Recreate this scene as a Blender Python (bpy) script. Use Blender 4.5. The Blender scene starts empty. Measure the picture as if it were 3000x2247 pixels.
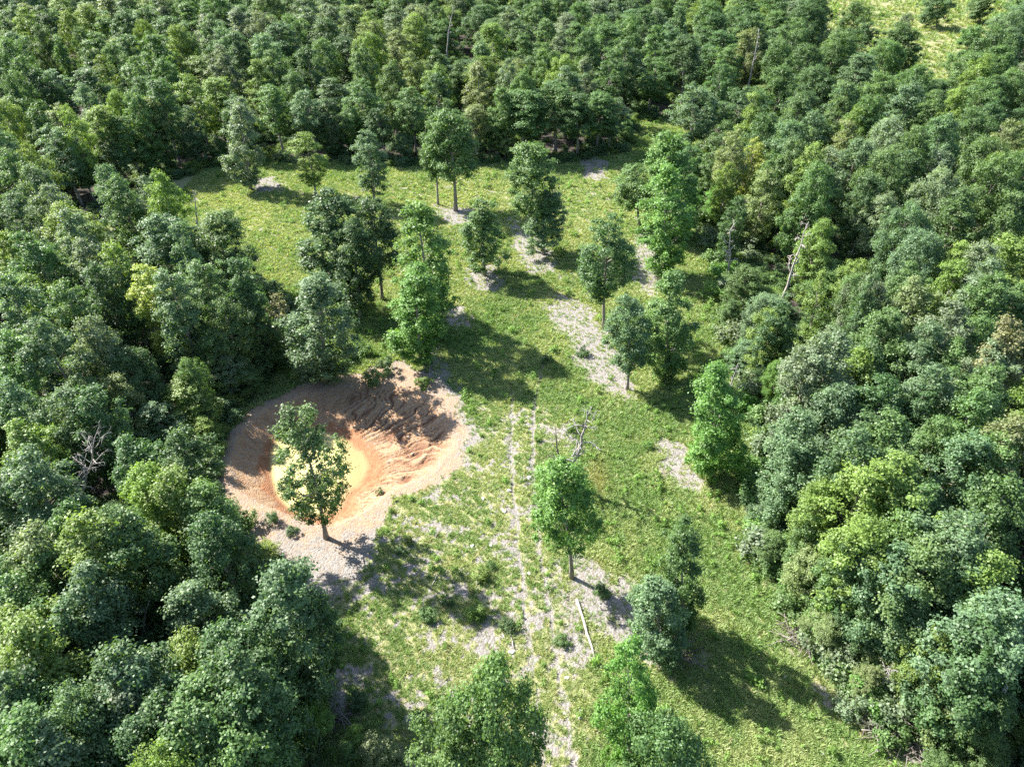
import bpy, math, random
import numpy as np
from mathutils import Vector, Matrix, Euler

# ------------------------------------------------------------------ camera, sky, sun, exposure
sc = bpy.context.scene
CH, FPX, PITCH = 55.0, 2080.0, math.radians(38.7)
cam_d = bpy.data.cameras.new('camera')
cam = bpy.data.objects.new('camera', cam_d)
sc.collection.objects.link(cam)
cam_d.sensor_width = 36.0
cam_d.lens = 36.0 * FPX / 3000.0
cam_d.clip_start = 0.5
cam_d.clip_end = 6000
cam.location = (0, 0, CH)
cam.rotation_euler = (math.pi / 2 - PITCH, 0, 0)
sc.camera = cam

SUN_EL, SUN_AZ = math.radians(43), math.radians(152)      # azimuth measured from +X towards +Y
sdir = Vector((math.cos(SUN_EL) * math.cos(SUN_AZ), math.cos(SUN_EL) * math.sin(SUN_AZ), math.sin(SUN_EL)))
world = bpy.data.worlds.new('World')
sc.world = world
world.use_nodes = True
wn = world.node_tree.nodes
sky = wn.new('ShaderNodeTexSky')
sky.sky_type = 'NISHITA'
sky.sun_disc = False
sky.sun_elevation = SUN_EL
sky.sun_rotation = math.atan2(sdir.x, sdir.y) % (2 * math.pi)
wn['Background'].inputs['Strength'].default_value = 0.095
world.node_tree.links.new(sky.outputs[0], wn['Background'].inputs['Color'])
sun_d = bpy.data.lights.new('sun', 'SUN')
sun_d.energy = 5.0
sun_d.angle = math.radians(0.55)
sun_d.color = (1.0, 0.95, 0.87)
sun = bpy.data.objects.new('sun', sun_d)
sc.collection.objects.link(sun)
sun.rotation_euler = sdir.to_track_quat('Z', 'Y').to_euler()
sun.location = (-80, 60, 120)
sc.view_settings.view_transform = 'Standard'
sc.view_settings.look = 'None'
sc.view_settings.gamma = 1
sc.view_settings.use_curve_mapping = False
sc.view_settings.exposure = 1.85
sc.cycles.max_bounces = 6
sc.cycles.diffuse_bounces = 3
sc.cycles.transmission_bounces = 4
sc.cycles.use_denoising = False

# ------------------------------------------------------------------ surveying: a picture point to its place on the ground
def at(x, y, z=0.0):
    a = (x - 1500) / FPX
    b = -(y - 1123.5) / FPX
    d = (a, math.cos(PITCH) + b * math.sin(PITCH), -math.sin(PITCH) + b * math.cos(PITCH))
    t = (z - CH) / d[2]
    return (d[0] * t, d[1] * t)

def depth(X, Y, Z):
    return Y * math.cos(PITCH) - (Z - CH) * math.sin(PITCH)

def proj(X, Y, Z):
    fz = depth(X, Y, Z)
    u = Y * math.sin(PITCH) + (Z - CH) * math.cos(PITCH)
    return (1500 + FPX * X / fz, 1123.5 - FPX * u / fz)

def height_for(X, Y, ytop):
    lo, hi = 0.0, 40.0
    for _ in range(30):
        m = (lo + hi) / 2
        if proj(X, Y, m)[1] > ytop: lo = m
        else: hi = m
    return lo

# ------------------------------------------------------------------ noise and polygons in numpy
def _hash(ix, iy, s):
    n = (ix * 374761393 + iy * 668265263 + s * 974711) & 0x7fffffff
    n = ((n ^ (n >> 13)) * 1274126177) & 0x7fffffff
    n = n ^ (n >> 16)
    return (n & 0xffff) / 65535.0

def vnoise(x, y, s=0):
    x = np.asarray(x, float); y = np.asarray(y, float)
    ix = np.floor(x).astype(np.int64); iy = np.floor(y).astype(np.int64)
    fx = x - ix; fy = y - iy
    fx = fx * fx * (3 - 2 * fx); fy = fy * fy * (3 - 2 * fy)
    a = _hash(ix, iy, s); b = _hash(ix + 1, iy, s); c = _hash(ix, iy + 1, s); d = _hash(ix + 1, iy + 1, s)
    return (a * (1 - fx) + b * fx) * (1 - fy) + (c * (1 - fx) + d * fx) * fy

def fbm(x, y, s=0, o=4):
    v = 0; a = 0.5; t = 0
    for i in range(o):
        v = v + a * vnoise(x * 2 ** i + 17 * i, y * 2 ** i - 9 * i, s + i); t += a; a *= 0.5
    return v / t

def poly_sd(x, y, P):
    """signed distance, positive inside"""
    x = np.asarray(x, float); y = np.asarray(y, float)
    P = np.array(P, float); n = len(P)
    d2 = np.full(x.shape, 1e18); ins = np.zeros(x.shape, bool)
    for i in range(n):
        x1, y1 = P[i]; x2, y2 = P[(i + 1) % n]
        ex, ey = x2 - x1, y2 - y1
        L = ex * ex + ey * ey + 1e-12
        t = np.clip(((x - x1) * ex + (y - y1) * ey) / L, 0, 1)
        d2 = np.minimum(d2, (x - x1 - t * ex) ** 2 + (y - y1 - t * ey) ** 2)
        if abs(ey) > 1e-12:
            c = ((y1 > y) != (y2 > y)) & (x < ex * (y - y1) / ey + x1)
            ins ^= c
    return np.where(ins, 1, -1) * np.sqrt(d2)

def line_d(x, y, P):
    x = np.asarray(x, float); y = np.asarray(y, float)
    d2 = np.full(x.shape, 1e18)
    for (x1, y1), (x2, y2) in zip(P[:-1], P[1:]):
        ex, ey = x2 - x1, y2 - y1
        t = np.clip(((x - x1) * ex + (y - y1) * ey) / (ex * ex + ey * ey), 0, 1)
        d2 = np.minimum(d2, (x - x1 - t * ex) ** 2 + (y - y1 - t * ey) ** 2)
    return np.sqrt(d2)

def ss(v, a, b):
    t = np.clip((v - a) / (b - a), 0, 1)
    return t * t * (3 - 2 * t)

G = lambda L, z=0: [at(x, y, z) for x, y in L]

WATER_Z = -1.5
CLEAR = G([(900, 2700), (880, 2400), (880, 2150), (830, 1950), (770, 1740), (700, 1640), (640, 1540), (600, 1420), (640, 1240),
           (740, 1140), (880, 1080), (870, 980), (800, 880), (660, 780), (520, 730), (330, 720), (250, 660), (320, 590), (480, 530),
           (640, 480), (800, 470), (1000, 475), (1180, 482), (1400, 475), (1640, 468), (1790, 450), (1840, 420), (1845, 370), (1860, 345),
           (1940, 350), (2050, 385), (2080, 430), (2000, 470), (2000, 560), (2060, 640), (2100, 740), (2130, 830), (2150, 960), (2170, 1080),
           (2230, 1180), (2260, 1320), (2230, 1470), (2240, 1600), (2310, 1740), (2370, 1860), (2520, 2010), (2680, 2140), (2850, 2300), (3000, 2700)])
FIELD = G([(2380, -60), (2300, 60), (2420, 130), (2600, 220), (2740, 260), (2860, 200), (2960, 90), (2960, 0), (3000, -60)])
VIS_FIELD = [(2460, -80), (2460, 0), (2590, 72), (2710, 112), (2730, 135), (2770, 170), (2795, 168), (2820, 130), (2895, 45), (2930, 0), (2980, -80)]
VIS = [(520, 575), (700, 505), (1200, 495), (1700, 465), (1870, 350), (2040, 400), (2060, 600), (2110, 820), (2170, 1060), (2220, 1400), (2280, 1750),
       (2500, 2000), (2800, 2300), (960, 2300), (1000, 1750), (800, 1640), (670, 1500), (650, 1380), (700, 1230), (900, 1090),
       (860, 900), (760, 780), (640, 640)]
POND = G([(630, 1470), (640, 1340), (680, 1250), (790, 1165), (900, 1120), (1060, 1085), (1180, 1060), (1290, 1115), (1360, 1210), (1370, 1310),
          (1300, 1410), (1190, 1460), (1110, 1540), (1080, 1620), (1060, 1690), (960, 1700), (860, 1690), (780, 1600), (700, 1560)])
RIM = G([(690, 1440), (670, 1360), (700, 1270), (780, 1200), (880, 1160), (1030, 1120), (1160, 1110), (1260, 1140), (1330, 1220),
         (1345, 1300), (1270, 1390), (1150, 1440), (1070, 1500), (980, 1545), (900, 1535), (820, 1500), (760, 1480)])
WATER = G([(785, 1395), (782, 1340), (795, 1295), (840, 1262), (900, 1255), (970, 1262), (1030, 1285), (1075, 1320), (1098, 1370), (1080, 1415),
           (1035, 1450), (1015, 1500), (965, 1525), (895, 1520), (835, 1492), (800, 1450)], WATER_Z)
PATCH = [G(p) for p in [
    [(1600, 850), (1700, 870), (1760, 950), (1830, 1060), (1890, 1190), (1760, 1150), (1690, 1060), (1630, 950)],
    [(1640, 1640), (1740, 1610), (1830, 1700), (1900, 1830), (2060, 1940), (1990, 1990), (1850, 1910), (1760, 1890), (1690, 1800), (1645, 1760)],
    [(1900, 1290), (1980, 1280), (2090, 1400), (2070, 1450), (1920, 1400)],
    [(1280, 605), (1370, 600), (1400, 650), (1290, 660)],
    [(1490, 640), (1560, 680), (1610, 740), (1640, 800), (1560, 810), (1500, 720)],
    [(1855, 690), (1900, 680), (1960, 830), (1900, 890), (1855, 800)],
    [(950, 1920), (1050, 1920), (1040, 2020), (970, 2150), (900, 2100)],
    [(1300, 890), (1380, 890), (1390, 960), (1310, 970)],
    [(1240, 1040), (1290, 1010), (1330, 1100), (1290, 1120)],
    [(1200, 1080), (1290, 1060), (1420, 1300), (1370, 1340)],
    [(760, 1690), (1050, 1680), (1000, 1790), (850, 1760)],
    [(1620, 1760), (1690, 1760), (1750, 1960), (1680, 2000)],
    [(2190, 1480), (2230, 1480), (2260, 1580), (2220, 1590)],
    [(2260, 1700), (2310, 1720), (2380, 1880), (2320, 1900)],
    [(2380, 1990), (2440, 1990), (2460, 2060), (2400, 2080)],
    [(2560, 2120), (2700, 2180), (2850, 2300), (2700, 2300)],
    [(2430, 1950), (2520, 1990), (2480, 2010)],
    [(1600, 1260), (1690, 1240), (1680, 1300), (1610, 1300)],
    [(1370, 790), (1450, 775), (1490, 835), (1400, 860)], [(1150, 430), (1240, 440), (1230, 490), (1150, 480)], [(720, 520), (820, 510), (830, 560), (730, 570)], [(1570, 880), (1640, 880), (1680, 960), (1600, 950)],
    [(1700, 400), (1780, 480), (1760, 540), (1700, 520)],
]]
SPARSE = G([(1020, 1640), (1200, 1470), (1380, 1330), (1400, 1180), (1640, 1180), (1590, 1400), (1620, 1640), (1700, 1900), (1740, 2300), (1560, 2500), (1200, 2400), (1050, 2150), (1000, 1800)])
UPPER = G([(500, 560), (1900, 480), (1900, 880), (1500, 900), (1300, 900), (800, 900)])
RUTS = [G(p) for p in [
    [(1498, 1130), (1500, 1200), (1498, 1330), (1502, 1430), (1515, 1560), (1527, 1700), (1540, 1830), (1562, 1950), (1585, 2150), (1600, 2400)],
    [(1590, 1060), (1572, 1150), (1562, 1260), (1563, 1350), (1568, 1450), (1578, 1600), (1600, 1720), (1612, 1790), (1620, 1890), (1650, 2050), (1675, 2180), (1700, 2400)],
    ]]
CRX, CRY = at(900, 1420, WATER_Z)

def masks(x, y):
    wx = x + 3.0 * (fbm(x * .35, y * .35, 3) - .5) + 1.2 * (fbm(x * 1.3, y * 1.3, 5) - .5)
    wy = y + 3.0 * (fbm(x * .35, y * .35, 13) - .5) + 1.2 * (fbm(x * 1.3, y * 1.3, 15) - .5)
    clear = np.maximum(ss(poly_sd(wx, wy, CLEAR), -2.5, 1.0), ss(poly_sd(wx, wy, FIELD), -3, 3))
    pond = ss(poly_sd(wx, wy, POND), -0.8, 0.8)
    bare = np.zeros_like(x)
    for p in PATCH:
        bare = np.maximum(bare, ss(poly_sd(wx, wy, p) + 2.2 * (fbm(x * 1.6, y * 1.6, 33) - .5), -1.5, 1.3))
    rut = np.zeros_like(x)
    jx = x + .5 * (vnoise(x * .8, y * .8, 41) - .5)
    for r in RUTS:
        rut = np.maximum(rut, 1 - ss(line_d(jx, y, r), .07, .36))
    fade = ss(poly_sd(x, y, POND), -40, -1)
    rut = rut * (.72 + .5 * fbm(x * .8, y * .6, 77))
    sparse = ss(poly_sd(wx, wy, SPARSE), -2, 2)
    upper = ss(poly_sd(wx, wy, UPPER), -4, 4)
    n = fbm(x * .5, y * .5, 21) * .42 + fbm(x * 2.4, y * 2.4, 27, 3) * .58
    g = .97 - .42 * sparse - .27 * upper
    grass = ss(n, 0.62 - .52 * g, 0.80 - .42 * g) * (1 - .86 * bare) * (1 - .92 * np.clip(rut, 0, 1)) * (1 - pond)
    grass = grass * clear
    return grass, clear, pond, bare, rut, sparse, upper

def pond_h(x, y):
    dr = poly_sd(x, y, RIM); dw = -poly_sd(x, y, WATER)
    s = np.clip(dw, 0, None) / (np.clip(dw, 0, None) + np.clip(dr, 0, None) + 1e-6)
    s = np.where(dr <= 0, 1.0, s)
    out = WATER_Z * (1 - s ** 0.85)
    inside = dw < 0
    out = np.where(inside, WATER_Z + .02 + dw * (.5 - .40 * ss(x - CRX, 0, 4)), out)
    # spoil berm on the left
    berm = np.exp(-((dr + .6) / 1.3) ** 2) * .35 * ss(-(x - CRX), -2, 4)
    # erosion rills running down to the water
    ang = np.arctan2(y - CRY, x - CRX); rad = np.hypot(x - CRX, y - CRY)
    wob = 1.5 * (fbm(x * .45, y * .45, 61, 2) - .5) + .35 * (fbm(x * 1.3, y * 1.3, 63, 2) - .5)
    u = ang * 21 + wob * 2.6
    r1 = 1 - np.abs(2 * vnoise(u, rad * .13, 71) - 1)
    r2 = 1 - np.abs(2 * vnoise(u * 2.3 + 5, rad * .22, 73) - 1)
    ridge = np.clip(r1, 0, 1) ** 9 * .85 + np.clip(r2, 0, 1) ** 9 * .6
    side = .25 + .75 * ss(x - CRX, 1, 5)
    band = ss(s, .02, .18) * (1 - ss(s, .70, .98)) * (dr > 0) * (dw > 0) * side
    rill = ridge * band
    # small cut bank just above the water on the right
    bank = -(ss(dw, .0, .25) - ss(dw, 2.4, 3.0)) * .0
    return out + berm - .40 * rill, rill, s, dw, dr

def terrain(x, y):
    x = np.asarray(x, float); y = np.asarray(y, float)
    near = 1 - ss(np.hypot(x, y - 80), 150, 300)
    h = .5 * (fbm(x * .06, y * .06, 91) - .5) * near + 5.0 * (fbm(x * .008, y * .008, 95) - .5) * (1 - near)
    ph, rill, s, dw, dr = pond_h(x, y)
    damp = ss(-dr, 0, 6)
    h = h * damp + ph
    h = h + .06 * (fbm(x * 1.1, y * 1.1, 97, 3) - .5) * (dw > 0)
    rd = np.minimum(line_d(x, y, RUTS[0]), line_d(x, y, RUTS[1]))
    h = h - .09 * (1 - ss(rd, .1, .5)) * (1 - ss(np.abs(y - 50), 25, 45))
    return h

def tz(x, y):
    return float(terrain(np.array([x]), np.array([y]))[0])

# ------------------------------------------------------------------ helpers
def link(o):
    sc.collection.objects.link(o); return o

def np_mesh(name, verts, faces, mat=None, smooth=False, fattr=None):
    """faces: (n,k) int array, all the same size"""
    me = bpy.data.meshes.new(name)
    verts = np.asarray(verts, np.float32); faces = np.asarray(faces, np.int32)
    n, k = faces.shape
    me.vertices.add(len(verts)); me.vertices.foreach_set('co', verts.ravel())
    me.loops.add(n * k); me.loops.foreach_set('vertex_index', faces.ravel())
    me.polygons.add(n)
    me.polygons.foreach_set('loop_start', np.arange(0, n * k, k, dtype=np.int32))
    me.polygons.foreach_set('loop_total', np.full(n, k, np.int32))
    if smooth: me.polygons.foreach_set('use_smooth', np.ones(n, bool))
    me.update(calc_edges=True)
    if fattr is not None:
        for nm, v in fattr.items():
            a = me.attributes.new(nm, 'FLOAT', 'FACE'); a.data.foreach_set('value', np.asarray(v, np.float32))
    if mat: me.materials.append(mat)
    return me

def obj(name, me, parent=None, **props):
    o = link(bpy.data.objects.new(name, me))
    if parent: o.parent = parent
    for k, v in props.items(): o[k] = v
    return o

class Tubes:
    def __init__(s): s.v = []; s.f = []; s.n = 0
    def tube(s, pts, rad, k=6):
        pts = np.array(pts, float); m = len(pts)
        T = np.gradient(pts, axis=0); T /= np.linalg.norm(T, axis=1)[:, None] + 1e-9
        ref = np.array([0, 0, 1.]) if abs(T[0][2]) < .9 else np.array([1., 0, 0])
        A = np.cross(T, ref); A /= np.linalg.norm(A, axis=1)[:, None] + 1e-9
        B = np.cross(T, A)
        th = np.arange(k) * 2 * math.pi / k
        ring = pts[:, None, :] + np.array(rad)[:, None, None] * (np.cos(th)[None, :, None] * A[:, None, :] + np.sin(th)[None, :, None] * B[:, None, :])
        s.v.append(ring.reshape(-1, 3))
        i, j = np.meshgrid(np.arange(m - 1), np.arange(k), indexing='ij')
        a = s.n + i * k + j; b = s.n + i * k + (j + 1) % k
        s.f.append(np.stack([a, b, b + k, a + k], -1).reshape(-1, 4)); s.n += m * k
        # caps as degenerate-free quads for k==4/6: fan with centre vertex
        for e, base in ((0, s.n - m * k), (m - 1, s.n - k)):
            s.v.append(pts[e][None]); c = s.n; s.n += 1
            jj = np.arange(0, k, 2)
            q = np.stack([np.full(len(jj), c), base + jj, base + (jj + 1) % k, base + (jj + 2) % k], -1)
            if e == 0: q = q[:, ::-1]
            s.f.append(q)
    def mesh(s, name, mat): return np_mesh(name, np.concatenate(s.v), np.concatenate(s.f), mat, True)

# ------------------------------------------------------------------ materials
def new_mat(name):
    m = bpy.data.materials.new(name); m.use_nodes = True
    nt = m.node_tree; nt.nodes.clear()
    return m, nt, nt.nodes, nt.links

def N(ns, t, **kw):
    n = ns.new(t)
    for k, v in kw.items(): setattr(n, k, v)
    return n

def mixrgb(ns, ls, fac, a, b, mode='MIX'):
    n = ns.new('ShaderNodeMix'); n.data_type = 'RGBA'; n.blend_type = mode
    for i, v in ((0, fac), (6, a), (7, b)):
        if hasattr(v, 'is_linked'): ls.new(v, n.inputs[i])
        elif isinstance(v, (int, float)): n.inputs[i].default_value = v
        else: n.inputs[i].default_value = (*v[:3], 1)
    return n.outputs[2]

def math_(ns, ls, op, a, b=0.0, c=None, clamp=False):
    n = ns.new('ShaderNodeMath'); n.operation = op; n.use_clamp = clamp
    for i, v in enumerate((a, b) if c is None else (a, b, c)):
        if hasattr(v, 'is_linked'): ls.new(v, n.inputs[i])
        else: n.inputs[i].default_value = v
    return n.outputs[0]

def leaf_material(name, source, trans=0.36, rough=0.52, spec=0.42):
    m, nt, ns, ls = new_mat(name)
    out = N(ns, 'ShaderNodeOutputMaterial')
    if source == 'object':
        col = N(ns, 'ShaderNodeObjectInfo').outputs['Color']
    else:
        a = N(ns, 'ShaderNodeAttribute'); a.attribute_type = 'INSTANCER'; a.attribute_name = 'tint'; col = a.outputs['Color']
    v = N(ns, 'ShaderNodeAttribute'); v.attribute_name = 'var'
    f = v.outputs['Fac']
    # var < .5 darkens, > .5 lifts towards a younger yellower leaf
    bright = N(ns, 'ShaderNodeMapRange'); ls.new(f, bright.inputs[0])
    bright.inputs[3].default_value = .55; bright.inputs[4].default_value = 1.62
    hsv = N(ns, 'ShaderNodeHueSaturation'); ls.new(col, hsv.inputs['Color']); ls.new(bright.outputs[0], hsv.inputs['Value'])
    yel = math_(ns, ls, 'MULTIPLY', math_(ns, ls, 'SUBTRACT', f, .62, clamp=True), 1.3)
    base = mixrgb(ns, ls, yel, hsv.outputs[0], (.22, .26, .07))
    bs = N(ns, 'ShaderNodeBsdfPrincipled'); ls.new(base, bs.inputs['Base Color'])
    bs.inputs['Roughness'].default_value = rough; bs.inputs['Specular IOR Level'].default_value = spec
    tr = N(ns, 'ShaderNodeBsdfTranslucent')
    tcol = mixrgb(ns, ls, 1.0, base, (1.6, 1.7, .6), 'MULTIPLY'); ls.new(tcol, tr.inputs['Color'])
    mx = N(ns, 'ShaderNodeMixShader'); mx.inputs[0].default_value = trans
    ls.new(bs.outputs[0], mx.inputs[1]); ls.new(tr.outputs[0], mx.inputs[2]); ls.new(mx.outputs[0], out.inputs[0])
    return m

def bark_material(name, c1, c2, scale=7, rough=.9):
    m, nt, ns, ls = new_mat(name)
    out = N(ns, 'ShaderNodeOutputMaterial'); bs = N(ns, 'ShaderNodeBsdfPrincipled')
    tc = N(ns, 'ShaderNodeTexCoord'); mp = N(ns, 'ShaderNodeMapping'); mp.inputs['Scale'].default_value = (1, 1, .22)
    ls.new(tc.outputs['Object'], mp.inputs[0])
    no = N(ns, 'ShaderNodeTexNoise'); no.inputs['Scale'].default_value = scale; no.inputs['Detail'].default_value = 5
    ls.new(mp.outputs[0], no.inputs['Vector'])
    rp = N(ns, 'ShaderNodeMapRange'); rp.inputs[1].default_value = .35; rp.inputs[2].default_value = .65; ls.new(no.outputs[0], rp.inputs[0])
    ls.new(mixrgb(ns, ls, rp.outputs[0], c1, c2), bs.inputs['Base Color'])
    bs.inputs['Roughness'].default_value = rough
    bp = N(ns, 'ShaderNodeBump'); bp.inputs['Strength'].default_value = .6; bp.inputs['Distance'].default_value = .05
    ls.new(no.outputs[0], bp.inputs['Height']); ls.new(bp.outputs[0], bs.inputs['Normal']); ls.new(bs.outputs[0], out.inputs[0])
    return m

M_LEAF = leaf_material('leaf', 'object')
M_LEAF_W = leaf_material('leaf_wood', 'instancer')
M_GRASS = leaf_material('grass_blade', 'instancer', .38, .5, .35)
M_BARK = bark_material('bark', (.15, .13, .11), (.30, .27, .235))
M_DEAD = bark_material('dead_wood', (.20, .185, .17), (.36, .335, .31), 9)
M_DEADD = bark_material('dark_dead_wood', (.05, .043, .04), (.15, .13, .115), 9)
M_STICK = bark_material('weathered_stick', (.12, .105, .095), (.26, .23, .205), 9)
M_LOG = bark_material('bleached_log', (.30, .265, .23), (.44, .40, .36), 6)

def ground_material():
    m, nt, ns, ls = new_mat('ground_soil')
    out = N(ns, 'ShaderNodeOutputMaterial'); bs = N(ns, 'ShaderNodeBsdfPrincipled')
    geo = N(ns, 'ShaderNodeNewGeometry'); P = geo.outputs['Position']
    def A(nm):
        a = N(ns, 'ShaderNodeAttribute'); a.attribute_name = nm
        s = N(ns, 'ShaderNodeSeparateColor'); ls.new(a.outputs['Color'], s.inputs[0]); return s.outputs
    grass, clear, pond = A('m1')[:3]
    wet, shore, rill = A('m2')[:3]
    def noise(scale, det=4, rough=.6):
        n = N(ns, 'ShaderNodeTexNoise'); n.inputs['Scale'].default_value = scale; n.inputs['Detail'].default_value = det
        n.inputs['Roughness'].default_value = rough; ls.new(P, n.inputs['Vector']); return n.outputs[0]
    def mr(v, a, b, c=0, d=1):
        n = N(ns, 'ShaderNodeMapRange'); ls.new(v, n.inputs[0])
        for i, q in enumerate((a, b, c, d)): n.inputs[i + 1].default_value = q
        return n.outputs[0]
    nbig, nmid, nfine = noise(.35), noise(1.6, 5), noise(7, 4, .7)
    vo = N(ns, 'ShaderNodeTexVoronoi'); vo.inputs['Scale'].default_value = 5.5; vo.inputs['Randomness'].default_value = 1; ls.new(P, vo.inputs['Vector'])
    vsep = N(ns, 'ShaderNodeSeparateColor'); ls.new(vo.outputs['Color'], vsep.inputs[0])
    # pale stony ground
    stone = mixrgb(ns, ls, mr(nbig, .35, .65), (.158, .144, .128), (.19, .165, .138))
    stone = mixrgb(ns, ls, mr(vsep.outputs[0], 0, 1), stone, (.245, .235, .222))
    stone = mixrgb(ns, ls, mr(nfine, .52, .70, 0, .75), stone, (.13, .105, .09))
    # clay round the pond
    clay = mixrgb(ns, ls, mr(nmid, .35, .62), (.285, .165, .088), (.315, .215, .125))
    clay = mixrgb(ns, ls, mr(nfine, .52, .68, 0, .6), clay, (.235, .19, .155))
    clay = mixrgb(ns, ls, mr(vsep.outputs[1], .80, .9, 0, .5), clay, (.28, .26, .25))
    clay = mixrgb(ns, ls, rill, clay, (.16, .082, .047))
    red = mixrgb(ns, ls, mr(nmid, .3, .7), (.22, .095, .045), (.29, .15, .078))
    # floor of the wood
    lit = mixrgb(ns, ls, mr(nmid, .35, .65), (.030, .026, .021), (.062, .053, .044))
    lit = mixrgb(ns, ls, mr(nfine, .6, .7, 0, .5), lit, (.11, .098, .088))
    # thatch and low green under the grass
    th = mixrgb(ns, ls, mr(nmid, .35, .65), (.17, .20, .07), (.26, .25, .12))
    th = mixrgb(ns, ls, mr(nfine, .48, .66, 0, .7), th, (.36, .32, .25))
    gj = math_(ns, ls, 'ADD', grass, math_(ns, ls, 'MULTIPLY', math_(ns, ls, 'SUBTRACT', nfine, .5), 1.1))
    c = mixrgb(ns, ls, mr(gj, .28, .62), stone, th)
    pj = math_(ns, ls, 'ADD', math_(ns, ls, 'ADD', pond, .1), math_(ns, ls, 'MULTIPLY', math_(ns, ls, 'SUBTRACT', nmid, .5), 1.1))
    c = mixrgb(ns, ls, mr(pj, .25, .95), c, clay)
    wj = math_(ns, ls, 'ADD', wet, math_(ns, ls, 'MULTIPLY', math_(ns, ls, 'SUBTRACT', nmid, .5), .8))
    c = mixrgb(ns, ls, mr(wj, .15, .75, 0, .95), c, red)
    c = mixrgb(ns, ls, shore, c, (.38, .26, .13))
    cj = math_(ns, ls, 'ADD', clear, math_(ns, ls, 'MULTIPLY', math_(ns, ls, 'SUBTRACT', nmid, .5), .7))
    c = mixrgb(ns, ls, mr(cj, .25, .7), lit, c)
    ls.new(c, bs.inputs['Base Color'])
    bs.inputs['Roughness'].default_value = .92; bs.inputs['Specular IOR Level'].default_value = .2
    h = math_(ns, ls, 'ADD', math_(ns, ls, 'MULTIPLY', nfine, .7), math_(ns, ls, 'MULTIPLY', vo.outputs['Distance'], -.8))
    bp = N(ns, 'ShaderNodeBump'); bp.inputs['Strength'].default_value = .9; bp.inputs['Distance'].default_value = .09
    ls.new(h, bp.inputs['Height']); ls.new(bp.outputs[0], bs.inputs['Normal'])
    ls.new(bs.outputs[0], out.inputs[0])
    return m

def water_material():
    m, nt, ns, ls = new_mat('muddy_water')
    out = N(ns, 'ShaderNodeOutputMaterial'); bs = N(ns, 'ShaderNodeBsdfPrincipled')
    a = N(ns, 'ShaderNodeAttribute'); a.attribute_name = 'dep'
    geo = N(ns, 'ShaderNodeNewGeometry')
    no = N(ns, 'ShaderNodeTexNoise'); no.inputs['Scale'].default_value = .5; no.inputs['Detail'].default_value = 4; ls.new(geo.outputs['Position'], no.inputs['Vector'])
    d = math_(ns, ls, 'ADD', a.outputs['Fac'], math_(ns, ls, 'MULTIPLY', math_(ns, ls, 'SUBTRACT', no.outputs[0], .5), .12))
    r = N(ns, 'ShaderNodeMapRange'); ls.new(d, r.inputs[0]); r.inputs[1].default_value = .0; r.inputs[2].default_value = .5
    ls.new(mixrgb(ns, ls, r.outputs[0], (.42, .31, .15), (.49, .43, .19)), bs.inputs['Base Color'])
    bs.inputs['Roughness'].default_value = .12; bs.inputs['IOR'].default_value = 1.33
    n2 = N(ns, 'ShaderNodeTexNoise'); n2.inputs['Scale'].default_value = 4; ls.new(geo.outputs['Position'], n2.inputs['Vector'])
    bp = N(ns, 'ShaderNodeBump'); bp.inputs['Strength'].default_value = .05; bp.inputs['Distance'].default_value = .05
    ls.new(n2.outputs[0], bp.inputs['Height']); ls.new(bp.outputs[0], bs.inputs['Normal'])
    tr = N(ns, 'ShaderNodeBsdfTransparent'); mx = N(ns, 'ShaderNodeMixShader')
    r2 = N(ns, 'ShaderNodeMapRange'); ls.new(d, r2.inputs[0]); r2.inputs[1].default_value = -.02; r2.inputs[2].default_value = .30
    ls.new(r2.outputs[0], mx.inputs[0]); ls.new(tr.outputs[0], mx.inputs[1]); ls.new(bs.outputs[0], mx.inputs[2]); ls.new(mx.outputs[0], out.inputs[0])
    return m

def rock_material(name, source=False):
    m, nt, ns, ls = new_mat(name)
    out = N(ns, 'ShaderNodeOutputMaterial'); bs = N(ns, 'ShaderNodeBsdfPrincipled')
    tc = N(ns, 'ShaderNodeTexCoord'); no = N(ns, 'ShaderNodeTexNoise'); no.inputs['Scale'].default_value = 5; no.inputs['Detail'].default_value = 5
    ls.new(tc.outputs['Object'], no.inputs['Vector'])
    if source:
        a = N(ns, 'ShaderNodeAttribute'); a.attribute_type = 'INSTANCER'; a.attribute_name = 'tint'
        c = mixrgb(ns, ls, no.outputs[0], a.outputs['Color'], (.42, .38, .34))
    else:
        c = mixrgb(ns, ls, no.outputs[0], (.42, .40, .37), (.62, .60, .56))
    ls.new(c, bs.inputs['Base Color']); bs.inputs['Roughness'].default_value = .85; ls.new(bs.outputs[0], out.inputs[0])
    return m

# ------------------------------------------------------------------ ground
def axis(marks):
    out = []
    for (a, b, st) in marks:
        n = max(1, int(round((b - a) / st))); out += list(np.linspace(a, b, n, endpoint=False))
    out.append(marks[-1][1]); return np.array(out)

gx = axis([(-1500, -400, 60), (-400, -120, 8), (-120, -60, 1.2), (-60, -32, .5), (-32, 0, .15), (0, 45, .34), (45, 70, .7), (70, 120, 1.5), (120, 400, 8), (400, 1500, 60)])
gy = axis([(-900, -100, 60), (-100, 10, 6), (10, 40, .34), (40, 72, .15), (72, 130, .42), (130, 190, 1.0), (190, 480, 6), (480, 2500, 80)])
XX, YY = np.meshgrid(gx, gy)
xf, yf = XX.ravel(), YY.ravel()
zf = terrain(xf, yf)
ny, nx = XX.shape
ii, jj = np.meshgrid(np.arange(ny - 1), np.arange(nx - 1), indexing='ij')
q = (ii * nx + jj)
faces = np.stack([q, q + 1, q + nx + 1, q + nx], -1).reshape(-1, 4)
gmat = ground_material()
gme = np_mesh('ground', np.stack([xf, yf, zf], -1), faces, gmat, True)
grass_, clear_, pond_, bare_, rut_, sparse_, upper_ = masks(xf, yf)
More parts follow.
